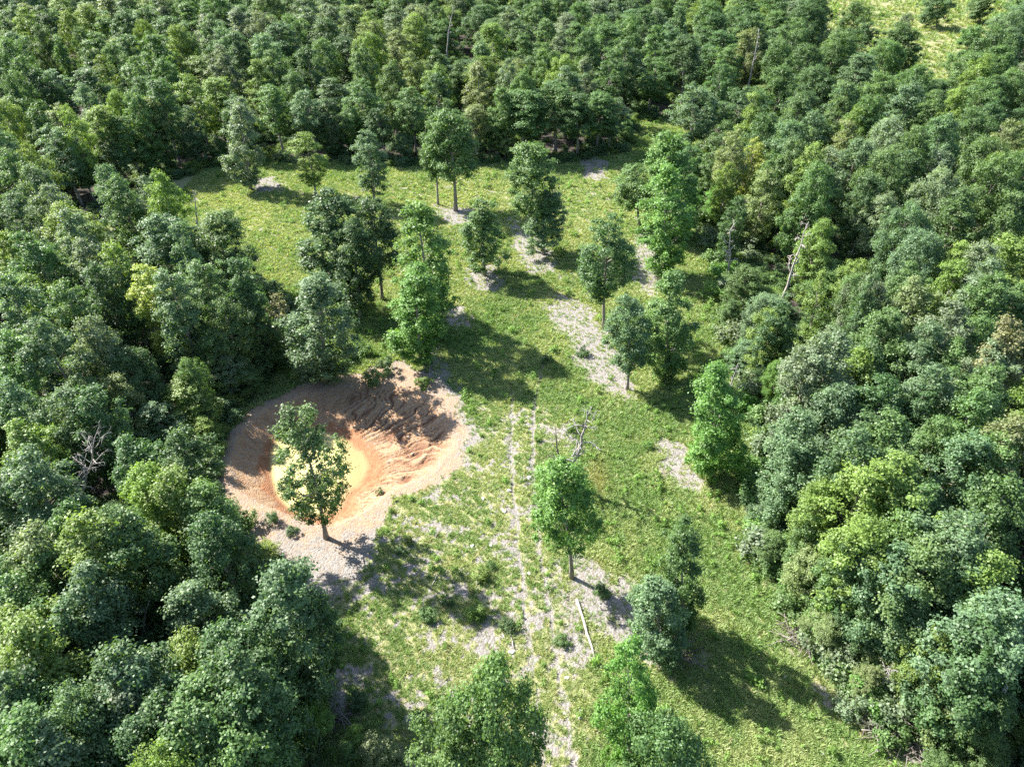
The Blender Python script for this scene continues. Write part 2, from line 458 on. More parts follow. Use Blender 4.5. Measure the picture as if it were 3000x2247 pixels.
_, rill_, s_, dw_, dr_ = pond_h(xf, yf)
wob = (fbm(xf * .8, yf * .8, 201) - .5) * 2
right = ss(xf - CRX, 0, 4)
wet_ = np.clip((1 - ss(dw_ + wob * 1.1, .2, 1.2 + 1.0 * right)) * (dw_ > -.9), 0, 1) * (dr_ > 0)
shore_ = np.clip(1 - ss(dw_ + .5 * wob, -1.3, -.3), 0, 1)
pdeep = pond_ * np.clip(.55 + ss(dr_ + 3.0 * wob, -4.0, 1.5) - .25 * ss(-(yf - CRY), 4, 9) * ss(xf - CRX, -4, 1), 0, 1) * (1 - .35 * ss(s_, .75, 1))
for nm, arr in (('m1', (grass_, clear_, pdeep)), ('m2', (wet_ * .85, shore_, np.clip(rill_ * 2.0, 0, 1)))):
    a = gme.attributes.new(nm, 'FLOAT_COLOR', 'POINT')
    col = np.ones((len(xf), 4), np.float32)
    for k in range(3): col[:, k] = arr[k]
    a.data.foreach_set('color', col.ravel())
ground = obj('ground', gme, kind='structure', label='grassy and stony clearing floor with clay basin and dark wood floor')

wpx = np.array(WATER); cx0, cy0 = wpx.mean(0)
wx = np.arange(wpx[:, 0].min() - 2, wpx[:, 0].max() + 2, .25); wy = np.arange(wpx[:, 1].min() - 2, wpx[:, 1].max() + 2, .25)
WX, WY = np.meshgrid(wx, wy); n1, n2 = WX.shape
ii, jj = np.meshgrid(np.arange(n1 - 1), np.arange(n2 - 1), indexing='ij'); q = ii * n2 + jj
wf = np.stack([q, q + 1, q + n2 + 1, q + n2], -1).reshape(-1, 4)
xw, yw = WX.ravel(), WY.ravel()
dsd = poly_sd(xw, yw, WATER)
keep = (dsd[wf] > -.9).all(1)
wme = np_mesh('pond_water', np.stack([xw, yw, np.full_like(xw, WATER_Z)], -1), wf[keep], water_material(), True)
dep = np.clip(-0.02 + WATER_Z - terrain(xw, yw), -1, 5)
a = wme.attributes.new('dep', 'FLOAT', 'POINT'); a.data.foreach_set('value', dep.astype(np.float32))
obj('water', wme, kind='structure', label='milky yellow muddy water in the clay basin')

# ------------------------------------------------------------------ trees
def unit(v): return v / (np.linalg.norm(v, axis=-1, keepdims=True) + 1e-9)

def leaf_quads(cen, nrm, size, rng, aspect=.68):
    n = len(cen)
    r = unit(rng.normal(size=(n, 3)))
    u = unit(np.cross(nrm, r)); w = np.cross(nrm, u)
    s = size[:, None] if hasattr(size, '__len__') else size
    L = u * s * .5; W = w * s * .5 * aspect
    bend = nrm * s * .13
    v = np.stack([cen - L, cen + W * (.8 + .4 * rng.random((n, 1))) + bend, cen + L - bend, cen - W * (.8 + .4 * rng.random((n, 1))) + bend * .3], 1)
    return v.reshape(-1, 3), np.arange(n * 4).reshape(-1, 4)

def gen_tree(seed, H=16., R=3.6, cb=.25, nclump=85, cr=1.0, nleaf=13000, kind='oak', leaf=.30, topw=.35):
    rng = np.random.default_rng(seed)
    ph = rng.random(6) * 6.28
    if kind == 'oak':
        def shape(t): return np.where(t < .38, .55 + .45 * np.sin(np.clip(t / .38, 0, 1) * 1.57), np.clip(1 - ((t - .38) / .66) ** 2.0, 0, 1) ** .62)
    elif kind == 'round':
        def shape(t): return np.where(t < .5, .6 + .4 * np.sin(np.clip(t / .5, 0, 1) * 1.57), np.clip(1 - ((t - .5) / .53) ** 2.2, 0, 1) ** .5)
    elif kind == 'cone':
        def shape(t): return np.where(t < .22, .6 + .4 * t / .22, np.clip(1 - (t - .22) / .80, 0, 1) ** .75)
    else:
        def shape(t): return np.where(t < .5, .75 + .25 * np.sin(t * 3.14), np.clip(1 - ((t - .5) / .52) ** 2, 0, 1) ** .5)
    z0 = cb * H
    bx = lambda z: (R * .16 * np.sin(z / H * 3.1 + ph[0]) * (z / H), R * .16 * np.sin(z / H * 2.7 + ph[1]) * (z / H))
    K = 16 if kind != 'round' else 19
    subs = []
    for k in range(K):
        t = ((k + .5) / K) * .94 + rng.normal() * .03; t = min(.95, max(.03, t))
        ang = k * 2.4 + rng.normal() * .5
        e = R * float(shape(np.array(t))) * (1 + rng.normal() * .13)
        rs = R * rng.uniform(.34, .56) * (1.0 - .22 * t); off = max(0., e - rs * .85) * (1 if k < K - 2 else .5)
        z = z0 + t * (H - z0); z = min(z, H - rs * .8)
        ox, oy = bx(z)
        subs.append((np.array([off * math.cos(ang) + ox, off * math.sin(ang) + oy, z]), rs, rs * rng.uniform(.75, 1.15)))
    cs = []; tries = 0
    mind = cr * .95
    wts = np.array([q[1] ** 2 for q in subs]); wts /= wts.sum()
    while len(cs) < nclump and tries < 9000:
        tries += 1
        c0, rs, rz = subs[rng.choice(K, p=wts)]
        d = unit(rng.normal(size=3) + np.array([0, 0, .35]))
        p = c0 + d * np.array([rs, rs, rz]) * (.45 + .55 * rng.random() ** .5)
        if rng.random() < .50:
            t = rng.random() ** .9; ang = rng.random() * 6.283
            env = R * .93 * float(shape(np.array(t))) * (1 + .20 * math.sin(ang * 2 + ph[2] + 5 * t) + .16 * math.sin(3 * ang + ph[3] - 8 * t))
            rr = max(0, env - cr * .5) * rng.random() ** .36; z = z0 + t * (H - z0 - cr * .5); ox, oy = bx(z)
            p = np.array([rr * math.cos(ang) + ox, rr * math.sin(ang) + oy, z])
        if p[2] < z0 * .8 or p[2] > H: continue
        # well inside another mass: skip most
        dd = min(np.linalg.norm((p - q[0]) / np.array([q[1], q[1], q[2]])) for q in subs)
        if dd < .45 and rng.random() < .7: continue
        if cs and min(np.linalg.norm((p - c) * (1, 1, 1.15)) for c in cs) < mind:
            mind *= .9993; continue
        cs.append(p)
    cs = np.array(cs)
    rad = cr * (.60 + .95 * rng.random(len(cs)))
    wgt = rad ** 2; cnt = (wgt / wgt.sum() * nleaf).astype(int)
    cen, nrm, var = [], [], []
    axis_c = np.array([0, 0, z0 + (H - z0) * .42])
    for c, r, k in zip(cs, rad, cnt):
        d = unit(rng.normal(size=(k, 3)))
        out = unit((c - axis_c) * (1, 1, .8) + np.array([0, 0, .6]))
        flip = (d @ out < -.25) & (rng.random(k) < .75)
        d[flip] *= -1
        # leafy sprays: bunch directions
        lob = unit(rng.normal(size=(7, 3)) + out * .8)
        li = rng.integers(0, 7, k)
        dd = unit(d + lob[li] * 1.0)
        r_ = r * (.30 + .85 * rng.random(k) ** .7 + .22 * np.abs(rng.normal(size=k))) * (.8 + .35 * np.sin(li * 1.7 + ph[4]))
        p = c + dd * r_[:, None] * np.array([1, 1, .72])
        cen.append(p); nrm.append(unit(dd * .75 + np.array([0, 0, .55]) + rng.normal(size=(k, 3)) * .42))
        cv = rng.normal() * .10
        var.append(np.clip(.48 + cv + rng.normal(size=k) * .13 + (.05 * (li % 3) - .05), 0, 1))
    cen = np.concatenate(cen); nrm = np.concatenate(nrm); var = np.concatenate(var)
    v, f = leaf_quads(cen, nrm, leaf * (.7 + .6 * rng.random(len(cen))), rng)
    # trunk and limbs
    T = Tubes()
    zs = np.linspace(0, H * .9, 12)
    pts = np.stack([bx(zs)[0], bx(zs)[1], zs], -1); pts[0, 2] = -.5
    rb = .0145 * H
    T.tube(pts, rb * (1 - zs / (H * .97)) ** .8 * (1 + .5 * np.exp(-zs / .5)), 8)
    order = rng.permutation(len(cs))[:min(44, len(cs))]
    for i in order:
        c = cs[i]; rr = math.hypot(c[0], c[1])
        zb = max(z0 * .75, c[2] - rr * (.55 + .5 * rng.random()) - .4)
        if c[2] - zb < .1: zb = c[2] - .4
        bxx, byy = bx(zb); b = np.array([bxx, byy, zb]); mid = b * .45 + c * .55 + np.array([0, 0, -.12 * rr]) + rng.normal(size=3) * .12
        tl = .25 + .75 * (1 - zb / H)
        T.tube([b, (b + mid) / 2 + rng.normal(size=3) * .05, mid, c], np.array([.40, .32, .22, .06]) * rb * tl, 4)
    return (v, f, var), T

class Tpl: pass
TPL = {}
def add_tpl(name, **kw):
    (v, f, var), T = gen_tree(**kw)
    t = Tpl(); t.H = kw.get('H', 16.); t.R = kw.get('R', 3.6)
    t.crown = np_mesh(name + '_crown', v, f, M_LEAF, False, {'var': var})
    t.trunk = T.mesh(name + '_trunk', M_BARK)
    t.raw = (v, f, var, T)
    t.R = float(np.percentile(np.hypot(v[:, 0], v[:, 1]), 98.5)); t.H = float(np.percentile(v[:, 2], 99.7))
    TPL[name] = t

for i in range(5): add_tpl('oak%d' % i, seed=10 + i, R=3.5, nclump=150, cr=.66, nleaf=25000, leaf=.235, kind='oak', cb=.20 + .04 * (i % 3))
for i in range(3): add_tpl('round%d' % i, seed=30 + i, H=15, R=4.3, nclump=190, cr=.74, nleaf=31000, leaf=.24, kind='round', cb=.24)
for i in range(2): add_tpl('tall%d' % i, seed=50 + i, H=17, R=2.7, nclump=125, cr=.58, nleaf=20000, leaf=.23, kind='tall', cb=.20)
for i in range(2): add_tpl('column%d' % i, seed=55 + i, H=16, R=2.6, nclump=140, cr=.60, nleaf=22000, leaf=.235, kind='oak', cb=.07)
for i in range(2): add_tpl('high%d' % i, seed=90 + i, H=17, R=3.2, nclump=125, cr=.62, nleaf=19000, leaf=.23, kind='oak', cb=.36)
for i in range(2): add_tpl('cone%d' % i, seed=60 + i, H=14, R=3.2, nclump=130, cr=.58, nleaf=19000, leaf=.225, kind='cone', cb=.17)
for i in range(2): add_tpl('airy%d' % i, seed=70 + i, H=17, R=3.4, nclump=120, cr=.60, nleaf=15000, kind='oak', cb=.22, leaf=.23)
add_tpl('thin0', seed=80, H=13, R=1.9, nclump=26, cr=.6, nleaf=2600, kind='tall', cb=.3, leaf=.26)

def gen_shrub(seed, H=2.4, R=1.5, nleaf=2600):
    (v, f, var), T = gen_tree(seed, H, R, .05, 22, .5, nleaf, 'round', .2)
    return np_mesh('shrub', v, f, M_LEAF, False, {'var': var}), (v, f, var)
SHRUB = [gen_shrub(100 + i) for i in range(4)]

# leaf colours (albedo)
COL = {'g': (.100, .174, .058), 'd': (.072, .134, .050), 'b': (.114, .188, .092), 'p': (.155, .205, .120), 'y': (.155, .232, .055),
       'o': (.165, .212, .085), 'Y': (.30, .345, .085), 'G': (.130, .245, .058), 't': (.185, .185, .09)}
WORD = {'g': 'mid green', 'd': 'dark green', 'b': 'blue-green', 'p': 'pale grey-green', 'y': 'yellow-green', 'o': 'olive green', 'Y': 'bright yellow', 'G': 'fresh green', 't': 'brownish'}
rnd = random.Random(7)
def jit(c, a=.12):
    k = 1 + rnd.uniform(-a, a); return tuple(min(1, max(0, v * k * (1 + rnd.uniform(-.05, .05)))) for v in COL[c])

def place_tree(X, Y, h, w, c, tpl, label, group=None, lean=(0, 0), rz=None, cat='tree', name=None):
    t = TPL[tpl]
    e = link(bpy.data.objects.new(name or 'broadleaf_tree', None)); e.empty_display_size = .5
    e.location = (X, Y, tz(X, Y))
    sx = w / (2 * t.R); sz = h / t.H
    rz = rnd.uniform(0, 6.28) if rz is None else rz
    R = Matrix.Rotation(rz, 4, 'Z')
    # a lean: shear-free tilt of the whole tree
    ax = Matrix.Identity(4)
    if lean != (0, 0):
        d = Vector((lean[0], lean[1], h)).normalized(); ax = Vector((0, 0, 1)).rotation_difference(d).to_matrix().to_4x4()
    e.rotation_euler = (ax @ R).to_euler()
    e.scale = (sx, sx, sz)
    e['label'] = label; e['category'] = cat
    if group: e['group'] = group
    tr = bpy.data.objects.new('trunk', t.trunk); link(tr); tr.parent = e
    cr = bpy.data.objects.new('crown', t.crown); link(cr); cr.parent = e; cr.color = (*jit(c), 1)
    return e

ALL = []     # (X, Y, w) of every tree set so far
# trees standing in the clearing: base px, top px, crown width px, colour, template, label, width factor
HERO = [
    ((955, 1575), (868, 1185), 205, 'g', 'airy0', 'lone open-crowned oak on the bank of the muddy pond, bare trunk below'),
    ((1262, 975), (1240, 600), 170, 'G', 'column0', 'tall green tree close behind the bright green column tree above the pond'),
    ((1235, 1065), (1215, 785), 165, 'G', 'column1', 'bright fresh green tree right above the pond bank, light falling on it'),
    ((1010, 900), (965, 565), 190, 'd', 'column1', 'dark tree at the left of the dark clump in the middle of the clearing'),
    ((1120, 880), (1100, 585), 140, 'd', 'high0', 'dark slim tree at the right of the dark clump left of the bright column tree'),
    ((1055, 935), (1030, 650), 150, 'd', 'oak3', 'dark low tree at the front of the dark clump in the clearing'),
    ((950, 1120), (935, 805), 195, 'b', 'column0', 'blue-green tree at the upper rim of the bare clay bank'),
    ((1419, 806), (1422, 583), 150, 'g', 'cone0', 'small cone-shaped green tree standing alone in the upper middle of the clearing'),
    ((1560, 735), (1543, 420), 150, 'g', 'high0', 'open-branched oak at the back of the upper meadow, tallest of its pair'),
    ((1592, 745), (1595, 560), 125, 'b', 'cone1', 'short blue-green tree in front of the open-branched oak of the meadow'),
    ((1335, 618), (1328, 328), 150, 'g', 'high0', 'oak with a long clean trunk beside the pale gravel patch, meadow back'),
    ((1284, 602), (1272, 335), 95, 'g', 'high1', 'slim tree with straight pale trunk left of the oak on the gravel patch'),
    ((1098, 605), (1078, 385), 98, 'b', 'tall1', 'narrow blue-green tree at the back of the meadow above the dark clump'),
    ((925, 575), (900, 389), 95, 'y', 'tall0', 'narrow yellow-green tree at the back of the meadow on the left'),
    ((735, 555), (694, 290), 115, 'p', 'column1', 'tall grey-green tree leaning left at the edge of the far woods'),
    ((510, 760), (428, 510), 115, 'b', 'airy1', 'narrow leaning tree with loose top at the left end of the meadow'),
    ((560, 900), (470, 625), 190, 'b', 'oak2', 'broad blue-green oak at the lower left edge of the meadow'),
    ((680, 880), (622, 628), 170, 'g', 'oak4', 'green oak bordering the meadow on its left, beside the sunlit grass'),
    ((1770, 962), (1770, 624), 165, 'd', 'high1', 'dark oak with a double trunk beside the gravel strip, middle right'),
    ((1874, 663), (1855, 475), 125, 'g', 'high1', 'small round tree on a short trunk left of the tall fresh green trees'),
    ((1946, 814), (1955, 490), 150, 'G', 'column0', 'tall fresh green tree in front of its pair on the clearing right edge'),
    ((1990, 690), (1958, 385), 165, 'G', 'column1', 'fresh green tree behind the tall one on the clearing right edge'),
    ((1838, 1138), (1848, 868), 145, 'b', 'oak2', 'blue-green tree at the lower end of the gravel strip, left one of two'),
    ((1953, 1112), (1960, 800), 145, 'g', 'column0', 'green tree right behind the one at the lower end of the gravel strip'),
    ((2085, 1395), (2112, 1065), 170, 'G', 'column1', 'fresh green tree with a dead grey tip at the right edge of the clearing'),
    ((1675, 1690), (1648, 1350), 185, 'G', 'high0', 'fresh green tree right of the wheel tracks with forked grey trunk'),
    ((2005, 1850), (1995, 1520), 140, 'g', 'column1', 'upper tree of the leaning green pair by the dark shadow, lower right'),
    ((1945, 1925), (1900, 1690), 165, 'b', 'column0', 'bushy blue-green lower tree of the leaning pair, on the gravel patch'),
    ((880, 2030), (850, 1665), 250, 'b', 'column1', 'dense blue-green oak at the lower left edge of the clearing'),
    ((960, 2010), (945, 1740), 120, 'd', 'tall0', 'narrow dark tree tucked behind the dense oak, lower left of clearing'),
    ((1840, 2300), (1860, 1890), 200, 'G', 'airy1', 'loose light green tree right of the wheel tracks near the bottom'),
    ((1930, 2420), (1950, 2090), 260, 'g', 'round0', 'dark green broad tree at the bottom edge right of the wheel tracks'),
    ((1450, 2440), (1470, 1965), 290, 'g', 'round2', 'broad green oak at the bottom edge left of the wheel tracks'),
    ((1330, 2470), (1310, 2090), 220, 'g', 'oak1', 'green oak at the bottom edge, left neighbour of the broad oak'),
    ((2742, 92), (2735, -25), 95, 'd', 'round1', 'dark tree standing alone in the far bright field, top right'),
    ((2868, 78), (2862, -5), 78, 'g', 'oak2', 'small dark green tree right of the lone tree in the far field'),
]
HROT = {}
for b, tp, wpx_, c, tpl, lab in HERO:
    X, Y = at(*b); h = height_for(X, Y, tp[1])
    w = wpx_ * depth(X, Y, h * .6) / FPX * 1.13
    px, py = proj(X, Y, h)
    lx = (tp[0] - px) * depth(X, Y, h) / FPX
    place_tree(X, Y, h, w, c, tpl, lab, lean=(lx, 0))
    ALL.append((X, Y, w))

# crowns one can make out in the wood: apex, crown width in tile pixels of the survey, colour
S = .4527
TILES = [
 ((0, 0), "60,60,200,g 370,0,180,y 290,90,130,d 250,160,160,g 60,250,220,g 390,230,140,g 420,80,150,y 80,380,180,g 40,480,200,d 240,450,220,d 520,180,140,g 600,30,180,p 640,130,180,g 520,540,150,b 600,360,140,y 880,380,130,g 900,130,140,y 1020,0,180,p 700,280,170,g 1130,170,170,y 1200,220,170,g 1450,180,220,b 1340,100,170,g 1690,80,200,p 1890,100,200,g 1220,480,180,y 1060,370,180,g 1400,300,200,p 1650,400,180,y 1780,330,200,g 1980,580,260,b 1900,450,180,g 740,600,170,y 430,690,180,y 220,680,220,g 40,620,220,g 940,630,200,o 1180,690,170,b 640,700,250,y 780,750,230,g 330,830,280,b 160,930,200,y 60,960,200,g 200,1060,240,b 480,960,220,g 300,1200,260,p 50,1250,250,b 1390,880,170,g 1010,760,200,d 1500,620,200,d 1750,560,220,g 2100,650,220,d 1250,900,180,d 900,900,220,g 1000,520,200,d 1550,30,180,g 1180,20,180,g 2080,250,200,g 2120,30,180,p 850,600,190,g 700,900,230,d 770,1140,130,g 20,1510,150,y 180,1500,200,g 240,1560,280,b 550,1570,200,p 690,1570,200,y 480,1370,180,p"),
 ((1000, 0), "170,80,150,y 60,60,190,d 340,30,180,p 500,60,170,o 620,20,160,g 1180,220,190,g 1320,280,150,g 1470,90,190,p 1680,100,180,g 1850,90,180,g 1450,360,220,y 1600,370,130,p 1740,320,190,g 2030,380,300,g 460,340,170,o 330,200,190,o 310,400,190,g 120,300,200,g 580,320,190,g 800,130,230,d 940,150,190,g 1080,60,180,p 880,400,200,o 1080,390,150,p 450,560,240,g 120,520,260,g 1190,440,190,g 1180,590,300,g 1400,540,330,g 700,640,150,g 870,690,220,o 1060,760,160,o 1680,600,260,g 1760,640,220,b 1840,780,150,g 400,870,170,b 2080,160,170,g 1980,40,190,d 1270,30,180,g 760,320,170,g 900,280,180,d 1600,200,180,d 1850,240,190,g 620,480,190,d 1010,560,180,g 250,700,220,d 50,700,200,g 1550,600,220,d 2050,60,160,p 1330,130,180,g 1240,830,150,g 1000,800,190,g 560,880,140,g"),
 ((2000, 0), "60,240,250,d 230,10,220,g 540,50,120,y 760,130,240,g 870,20,260,d 640,20,180,d 1130,10,200,g 650,260,230,g 1020,220,260,g 1440,95,110,p 1450,150,190,g 1330,260,230,g 1530,200,170,g 480,480,260,d 110,560,300,b 400,560,270,d 650,430,260,g 850,300,240,d 900,440,260,d 760,610,230,g 1060,540,220,g 1330,480,300,g 1560,430,260,g 1480,530,260,b 1800,560,180,y 1900,330,300,g 2080,170,260,g 1920,170,190,g 2150,80,230,b 2100,300,270,g 1980,520,270,g 1190,700,180,y 870,730,150,b 700,780,300,b 1070,780,250,o 1380,780,270,p 1560,820,230,g 1720,740,230,b 1940,700,270,g 2150,790,230,o 2000,880,300,g 260,780,190,g 370,840,130,o 480,910,210,Y 1740,980,220,p 1320,970,300,g 900,1050,270,g 640,1000,230,g 890,940,150,y 1700,1100,300,p 2100,1000,300,g 560,1090,260,o 960,1230,270,y 1380,1250,260,p 1110,1310,290,g 1850,1240,300,g 1500,1330,300,b 690,1400,150,y 470,1350,300,g 1210,1480,180,y 1850,1570,190,y 1960,1560,250,p 1640,1500,330,b 70,950,220,d 230,1200,140,G 180,60,160,g 330,300,190,g 250,400,200,d 1180,150,180,d 750,900,240,g 560,740,230,d 1250,620,230,g 1650,640,220,g 2050,650,220,d 2180,450,220,g 1500,1000,230,d 1150,900,230,b 2150,1250,260,g 1280,1120,240,d 300,1060,170,y 60,1130,200,g 370,1270,180,d"),
 ((0, 750), "180,120,220,y 20,140,220,b 600,50,330,d 920,50,140,Y 1080,70,190,b 1300,20,240,g 1560,0,300,d 400,200,200,g 1020,340,260,y 1400,260,280,g 260,390,320,b 500,330,230,p 620,520,250,o 840,570,220,b 1070,560,280,y 1400,480,300,g 1460,620,270,p 380,870,370,b 740,860,220,p 1000,900,270,g 100,800,240,b 60,1070,240,y 460,1110,300,g 150,1270,290,b 1570,720,240,g 900,1340,400,y 1220,1480,300,g 640,1590,280,y 350,1560,240,g 30,1450,200,d 1100,1400,240,y 1700,300,180,g 720,300,260,d 1250,900,170,d 40,500,240,g 560,880,220,d 1600,250,240,d 1200,620,230,g 1150,1150,220,d 800,1150,260,d 420,640,240,g 950,750,230,d 1650,560,200,d"),
 ((2000, 750), "440,0,270,g 340,290,180,g 500,280,200,b 620,330,270,y 980,170,150,y 1170,30,270,g 1240,110,300,p 1480,40,200,g 1570,130,250,o 1800,20,270,y 2020,10,250,p 2110,130,270,g 1330,340,270,g 1820,290,320,p 1590,400,270,b 2180,430,190,t 1800,570,330,g 2050,560,250,p 1020,490,270,p 1180,580,250,y 660,690,200,G 450,560,250,b 1080,835,380,b 840,1000,340,b 640,1490,300,b 1720,720,360,b 2100,760,300,g 1430,1040,280,g 1680,1030,320,g 1860,1170,350,b 2130,1180,320,g 1500,1300,330,y 990,1440,300,y 1240,1340,230,y 2140,1430,280,g 2180,1060,180,o 650,960,130,o 780,1220,300,b 1300,600,250,d 1500,560,280,g 1950,380,280,g 1400,800,260,d 1600,900,250,d 1150,1150,250,d 1250,1060,220,d 900,600,220,p 760,740,190,g 1900,900,300,g 1640,1500,300,g 560,700,170,d 700,200,170,d 1050,330,230,b"),
 ((0, 1497), "170,170,250,o 540,400,330,b 1160,340,330,b 200,330,260,g 1100,620,400,y 60,460,200,g 380,640,380,b 40,620,180,y 150,790,300,y 1330,40,370,d 780,20,320,g 470,60,260,y 880,980,260,b 700,1120,210,p 1270,1130,210,g 1210,1280,370,g 1540,970,280,d 1700,950,220,g 1860,1040,180,b 1960,1130,290,g 2010,1300,320,y 470,1170,560,b 80,1370,250,g 1530,1500,240,g 960,1600,300,y 1900,1450,240,o 260,1150,180,g 1450,760,280,d 1650,700,170,g 1600,300,200,d 640,1000,250,d 1050,1200,230,d 60,1050,260,d 1550,1250,240,d 300,1500,300,b 800,1430,260,d"),
 ((1000, 1497), "60,1430,180,y 260,1500,330,o 30,1550,200,g"),
 ((2000, 1497), "640,-10,200,g 910,70,260,g 890,230,330,o 620,170,230,g 1110,290,200,g 1330,20,240,y 1560,20,250,g 1720,30,270,y 1980,80,280,b 1470,260,260,b 1740,240,270,g 1870,350,330,b 2130,300,240,y 960,680,360,o 1780,740,370,y 1340,890,280,o 1230,1010,190,o 1570,860,240,y 1900,1040,500,o 2000,860,240,g 2110,500,290,b 2160,700,200,d 1120,650,240,d 2100,1180,280,g 2050,1450,300,g 1500,440,250,b 1300,200,220,d 1380,640,240,d 1640,560,260,b 1000,450,200,G 1480,1000,220,g 1700,1600,200,g"),
]
FT = []
def pick(c, w, h):
    if c == 't': return 'cone1'
    if rnd.random() < .12: return 'column%d' % rnd.randrange(2)
    if w > 8.2: return 'round%d' % rnd.randrange(3)
    if w / h < .40: return 'tall%d' % rnd.randrange(2)
    r = rnd.random()
    return 'oak%d' % rnd.randrange(5) if r < .72 else ('round%d' % rnd.randrange(3) if r < .9 else 'cone%d' % rnd.randrange(2))
for off, s in TILES:
    for it in s.split():
        x, y, w, c = it.split(',')
        px, py = off[0] + float(x) * S, off[1] + float(y) * S
        h = rnd.uniform(13.5, 17.0)
        X, Y = at(px, py, h)
        wm = float(w) * S * depth(X, Y, h) / FPX * 1.22
        # a tree never stands inside the clearing: shorten it until its foot is among the others
        for _ in range(12):
            if float(poly_sd(np.array([X]), np.array([Y]), CLEAR)[0]) < -.5 or h < 5: break
            h *= .88; X, Y = at(px, py, h)
        wm = min(max(wm, h * .38), h * .9)
        FT.append([X, Y, h, wm, c, 1])
        ALL.append((X, Y, wm))

# the rest of the wood
cand = []
g = 3.4
ys = 2.0
while ys < 430:
    half = 60 + ys * .95
    xs = -half
    while xs < half:
        cand.append((xs + rnd.uniform(-1.4, 1.4), ys + rnd.uniform(-1.4, 1.4))); xs += g
    ys += g
rnd.shuffle(cand)
ca = np.array(cand)
okc = (poly_sd(ca[:, 0], ca[:, 1], CLEAR) < -2.2) & (poly_sd(ca[:, 0], ca[:, 1], FIELD) < -1)
ca = ca[okc]
from collections import defaultdict
cell = defaultdict(list)
def put(X, Y, w): cell[(int(X // 8), int(Y // 8))].append((X, Y, w))
for a in ALL: put(*a)
fill = []
for X, Y in ca:
    X = float(X); Y = float(Y)
    far = min(1, max(0, (Y - 60) / 160))
    w = rnd.uniform(5.2, 8.2) + 4.2 * far; h = rnd.uniform(9.5, 16.5) + 1.5 * far
    ok = True
    for i in range(-1, 2):
        for j in range(-1, 2):
            for (a, b, w2) in cell[(int(X // 8) + i, int(Y // 8) + j)]:
                if (a - X) ** 2 + (b - Y) ** 2 < (.40 * (w + w2)) ** 2: ok = False; break
            if not ok: break
        if not ok: break
    if not ok: continue
    if Y < 330:
        pts = [proj(X + dx * w * .42, Y, h * k) for k in (.45, .8, 1.0) for dx in (-1, 0, 1)]
        px = np.array([p[0] for p in pts]); py = np.array([p[1] for p in pts])
        if (poly_sd(px, py, VIS) > 0).any() or (poly_sd(px, py, VIS_FIELD) > 0).any(): continue
    c = rnd.choices('gdbpyo', (30, 22, 22, 9, 12, 6))[0]
    fill.append([X, Y, h, w, c, 0]); put(X, Y, w)
LIT = [G(p) for p in [
    [(640, 1480), (700, 1370), (780, 1320), (900, 1270), (1050, 1240), (1330, 1220), (1400, 1330), (1500, 1250), (1700, 1250), (1620, 1600), (1580, 2200), (1250, 1950), (1080, 1750), (850, 1640), (700, 1560)],
    [(600, 600), (700, 570), (860, 560), (870, 740), (840, 800), (740, 740), (620, 660)]]]
def shades(X, Y, h, w):
    k = np.array([.55, .8, 1.0]) * h / math.tan(SUN_EL)
    x = np.concatenate([X - math.cos(SUN_AZ) * k, X - math.cos(SUN_AZ) * k + .3 * w * .47]); y = np.concatenate([Y - math.sin(SUN_AZ) * k, Y - math.sin(SUN_AZ) * k + .3 * w * .88])
    return any((poly_sd(x, y, L) > .3).any() for L in LIT)
SNAG = [((1645, 1425), (1620, 1250)), ((1688, 1430), (1720, 1195)), ((2127, 845), (2158, 650)), ((2270, 930), (2378, 655)), ((2480, 800), (2511, 697)), ((245, 1560), (205, 1300)),
        ((1310, 250), (1340, 20)), ((2180, 330), (2228, 88)), ((2590, 2040), (2598, 1935)), ((2362, 1046), (2403, 790)), ((815, 1050), (800, 855)), ((390, 1960), (425, 1775)), ((2762, 2195), (2800, 2130))]
SNAGP = []
for b, tp in SNAG:
    Ys = at(*b)[1]
    for k in (.35, .55, .75, .95): SNAGP.append((b[0] + (tp[0] - b[0]) * k, b[1] + (tp[1] - b[1]) * k, Ys))
def hides(X, Y, h, w):
    pw = w * .5 * FPX / depth(X, Y, h * .7) + 6
    tx, ty = proj(X, Y, h); bx_, by_ = proj(X, Y, h * .2)
    return any(Y < Ys + 1.0 and abs(px - tx) < pw and ty - 8 < py < by_ for px, py, Ys in SNAGP)
def trim(L):
    out = []
    for t in L:
        if abs(t[0]) < 60 and t[1] < 130:
            while t[2] > 4.5 and shades(*t[:4]): t[2] *= .9
            if t[2] <= 4.5: t[2] = 4.5; t[3] = min(t[3], 4)
            t[3] = min(t[3], t[2] * .9)
        while t[2] > 5 and hides(*t[:4]): t[2] *= .9
        if hides(*t[:4]): t[2] = 4.5; t[3] = min(t[3], 3.5)
        out.append(t)
    return out
FT = trim(FT); fill = trim(fill)
print('annotated', len(FT), 'fill', len(fill))
# rank by size in the picture
def size_px(t):
    X, Y, h, w = t[:4]
    px, py = proj(X, Y, h * .75)
    if depth(X, Y, h) < 5 or not (-40 < px < 3040 and -20 < py < 2290): return 0
    return w / depth(X, Y, h * .8) * (1.25 if t[5] else .8)
trees = sorted(FT + fill, key=size_px, reverse=True)
N_THINGS = 300 - len(HERO)
things, rest = trees[:N_THINGS], trees[N_THINGS:]

